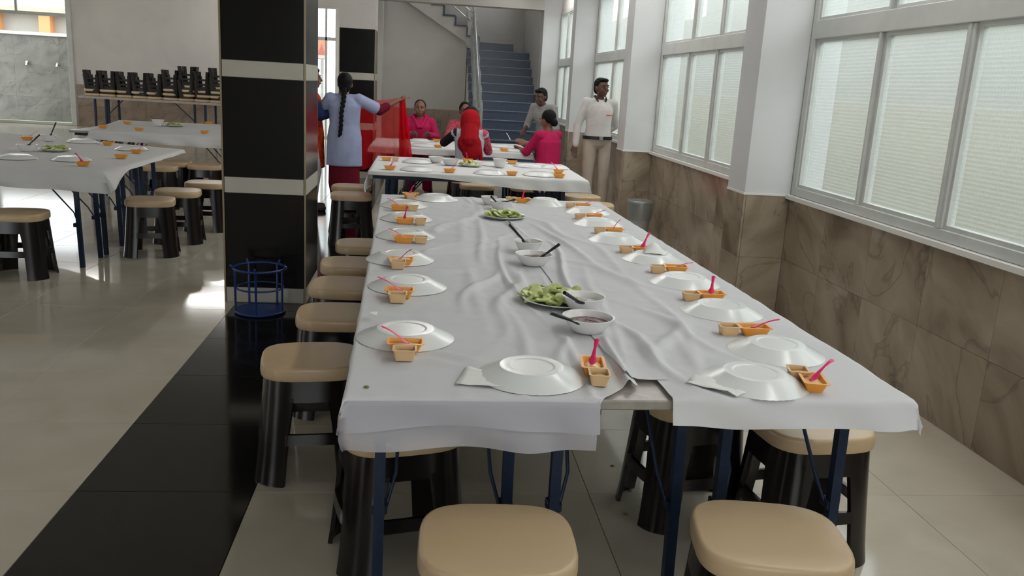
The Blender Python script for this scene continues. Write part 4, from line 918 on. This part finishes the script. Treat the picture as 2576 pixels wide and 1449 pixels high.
scarf('folded_edge', None, [(-.30, 10.25, 1.345), (-.25, 10.22, 1.35), (-.235, 10.24, 1.34)], [(-.29, 10.25, .62), (-.20, 10.23, .60), (-.13, 10.24, .64)], 'red_fold', .02, 16, 20, parent=sc)

# person behind the column in an orange print
J = scaled(STAND, .97, elR=(-.20, -.10, 1.10), wrR=(-.12, -.33, 1.16), elL=(.24, .02, 1.10), wrL=(.10, -.25, 1.12))
t, J, H, Rh = make_person('person in orange print and white trousers mostly hidden behind the black column', (-1.30, 10.15, 0), PI / 2 + .15, 1, J, 'skin')
hair_short(t, H, Rh); top_garment(J, 'orange_print', t, .50, (.19, .16), upto=.35, name='tunic', fat=.03)
b = MB(); [sleeves(b, J, s, .064, .056, 1, .3) for s in 'R']; blob('sleeve', b, 'navy', t, .012, 3); b = MB(); [sleeves(b, J, s, .064, .056, 1, .3) for s in 'L']; blob('sleeve', b, 'navy', t, .012, 3)
trousers(J, 'white_cotton', t, (.115, .105, .085)); shoes(J, 'leather_black', t)

# seated people round the farthest table
def seat_under(x, y, rz, label): stool(x, y, rz, label, 'stools around the farthest table')
def skirt(J, mat, t, name='trousers'): return trousers(J, mat, t, (.10, .085, .07), name)
J = scaled(SIT, 1.0)
t, J, H, Rh = make_person('seated woman in pink facing the camera across the farthest table', (-.07, 12.28, 0), .05, 1, J, 'skin', turn=-.1)
b = MB(); b.ell(H(0, .03, .032), (.086, .092, .094), M=Rh); b.ell(H(0, .07, -.05), (.065, .05, .07), M=Rh); blob('hair', b, 'hair', t, .010, 3)
top_garment(J, 'pink', t, .5, (.19, .16), fore=.8, name='tunic', fat=.02); skirt(J, 'pink', t)
b = MB(); b.cap((.10, -.02, 1.06), (.02, -.12, .92), .03, .03); b.cap((-.10, -.02, 1.06), (-.02, -.12, .92), .03, .03); b.cap((.09, .05, 1.06), (-.09, .05, 1.06), .035, .035); blob('shawl', b, 'pink', t, .010, 3)
seat_under(-.07, 12.30, 0, 'stool beneath the seated woman in pink across the farthest table')
J = scaled(SIT, 1.0, elL=(.26, -.04, .82), wrL=(.10, -.27, .86), elR=(-.24, -.12, .80))
t, J, H, Rh = make_person('dark-haired person in pink print seated across the table behind the red headscarf', (.56, 12.15, 0), 0, 1, J, 'skin')
b = MB(); b.ell(H(0, .03, .035), (.09, .096, .10), M=Rh); blob('hair', b, 'hair', t, .010, 3); top_garment(J, 'pink_print', t, .5, (.19, .16), fore=.5, name='tunic', fat=.03); skirt(J, 'pink_print', t); seat_under(.56, 12.17, 0, 'stool beneath the person in pink print at the far side')
J = scaled(SIT, .99, elR=(.0, 0, 0), wrR=(0, 0, 0)); J['elR'] = V((-.22, -.1, .79)); J['wrR'] = V((-.10, -.28, .84)); J['elL'] = V((.30, -.13, .86)); J['wrL'] = V((.10, -.24, .98))
t, J, H, Rh = make_person('seated woman in red headscarf and grey tunic with her back to the camera', (.525, 9.98, 0), PI - .08, 1, J, 'skin', tilt=.1)
b = MB(); b.ell(H(0, -.015, .055), (.092, .092, .088), M=Rh); blob('hair', b, 'hair', t, .010, 3)
top_garment(J, 'grey_white', t, .46, (.21, .19), upto=.25, name='tunic', fat=.02); skirt(J, 'maroon', t)
b = MB(); b.ell(H(0, .03, -.005), (.114, .104, .112), M=Rh); b.ell(H(0, .04, -.06), (.120, .10, .12), M=Rh); b.cap(H(0, .05, -.12), (.0, .09, .93), .112, .118); b.ell((.0, .105, .88), (.140, .07, .13)); b.ell((-.03, .12, .80), (.115, .05, .12)); blob('headscarf', b, 'red_scarf', t, .010, 4)
b = MB(); b.cap((-.11, .10, .90), (-.17, .10, .55), .03, .025); blob('scarf_tail', b, 'red_scarf', t, .010, 3)
b = MB(); sleeves(b, J, 'L', .062, .055, 1, .0); blob('sleeve', b, 'dark_sleeve', t, .010, 3); b = MB(); sleeves(b, J, 'R', .062, .055, 1, .0); blob('sleeve', b, 'pink_print', t, .010, 3)
seat_under(.525, 9.96, 0, 'stool beneath the woman in the red headscarf')
J = scaled(SIT, 1.0, elR=(-.20, -.2, .80), wrR=(-.08, -.42, .86), elL=(.20, -.16, .78), wrL=(.12, -.34, .80))
t, J, H, Rh = make_person('seated woman in pink at the right end of the farthest table holding a spoon', (1.50, 10.38, 0), 3.85, 1, J, 'skin', tilt=.25)
b = MB(); b.ell(H(0, .03, .03), (.088, .096, .096), M=Rh); b.ell(H(0, .10, -.05), (.05, .045, .05), M=Rh); blob('hair', b, 'hair', t, .010, 3)
top_garment(J, 'pink', t, .40, (.24, .22), fore=.25, name='tunic', fat=.035); skirt(J, 'pink', t)
seat_under(1.54, 10.42, .2, 'stool beneath the seated woman in pink holding a spoon')
J = scaled(STAND, .97, ch=(0, -.10, 1.17), nk=(0, -.15, 1.31), hd=(0, -.21, 1.42), shL=(.17, -.12, 1.27), shR=(-.17, -.12, 1.27), elL=(.25, -.15, 1.0), elR=(-.25, -.15, 1.0), wrL=(.15, -.36, .94), wrR=(-.15, -.36, .94), wa=(0, -.03, 1.03))
t, J, H, Rh = make_person('stooping man in grey shirt beside the window near the stairs', (1.74, 12.2, 0), -.75, 1, J, 'skin_dark', tilt=.2)
hair_short(t, H, Rh); top_garment(J, 'shirt_grey', t, .86, (.19, .14), fore=.1, fat=.025); trousers(J, 'trousers_dark', t); shoes(J, 'leather_black', t)
sp = set_spoon(1.06, 10.56, .90, (1.0, 10.60, .97), 'pale spoon lifted by the woman in pink at the right end', 'lifted spoon'); sp.data = sp.data.copy(); sp.data.materials.clear(); sp.data.materials.append(MATS['plate_white']); del sp['group']

# crumbs dropped on the floor tiles
for x, y, l in ((.80, 2.86, 'brown food crumb on the floor between the two front stools'), (.84, 3.28, 'dark crumb on the floor beneath the table gap'), (.86, 3.05, 'smaller dark crumb on the floor beneath the table gap')):
    tag(MB().ell((x, y, .003), (.010, .007, .003), 8, 5).build('food_crumb', 'sludge', None, 180), l, 'crumb')
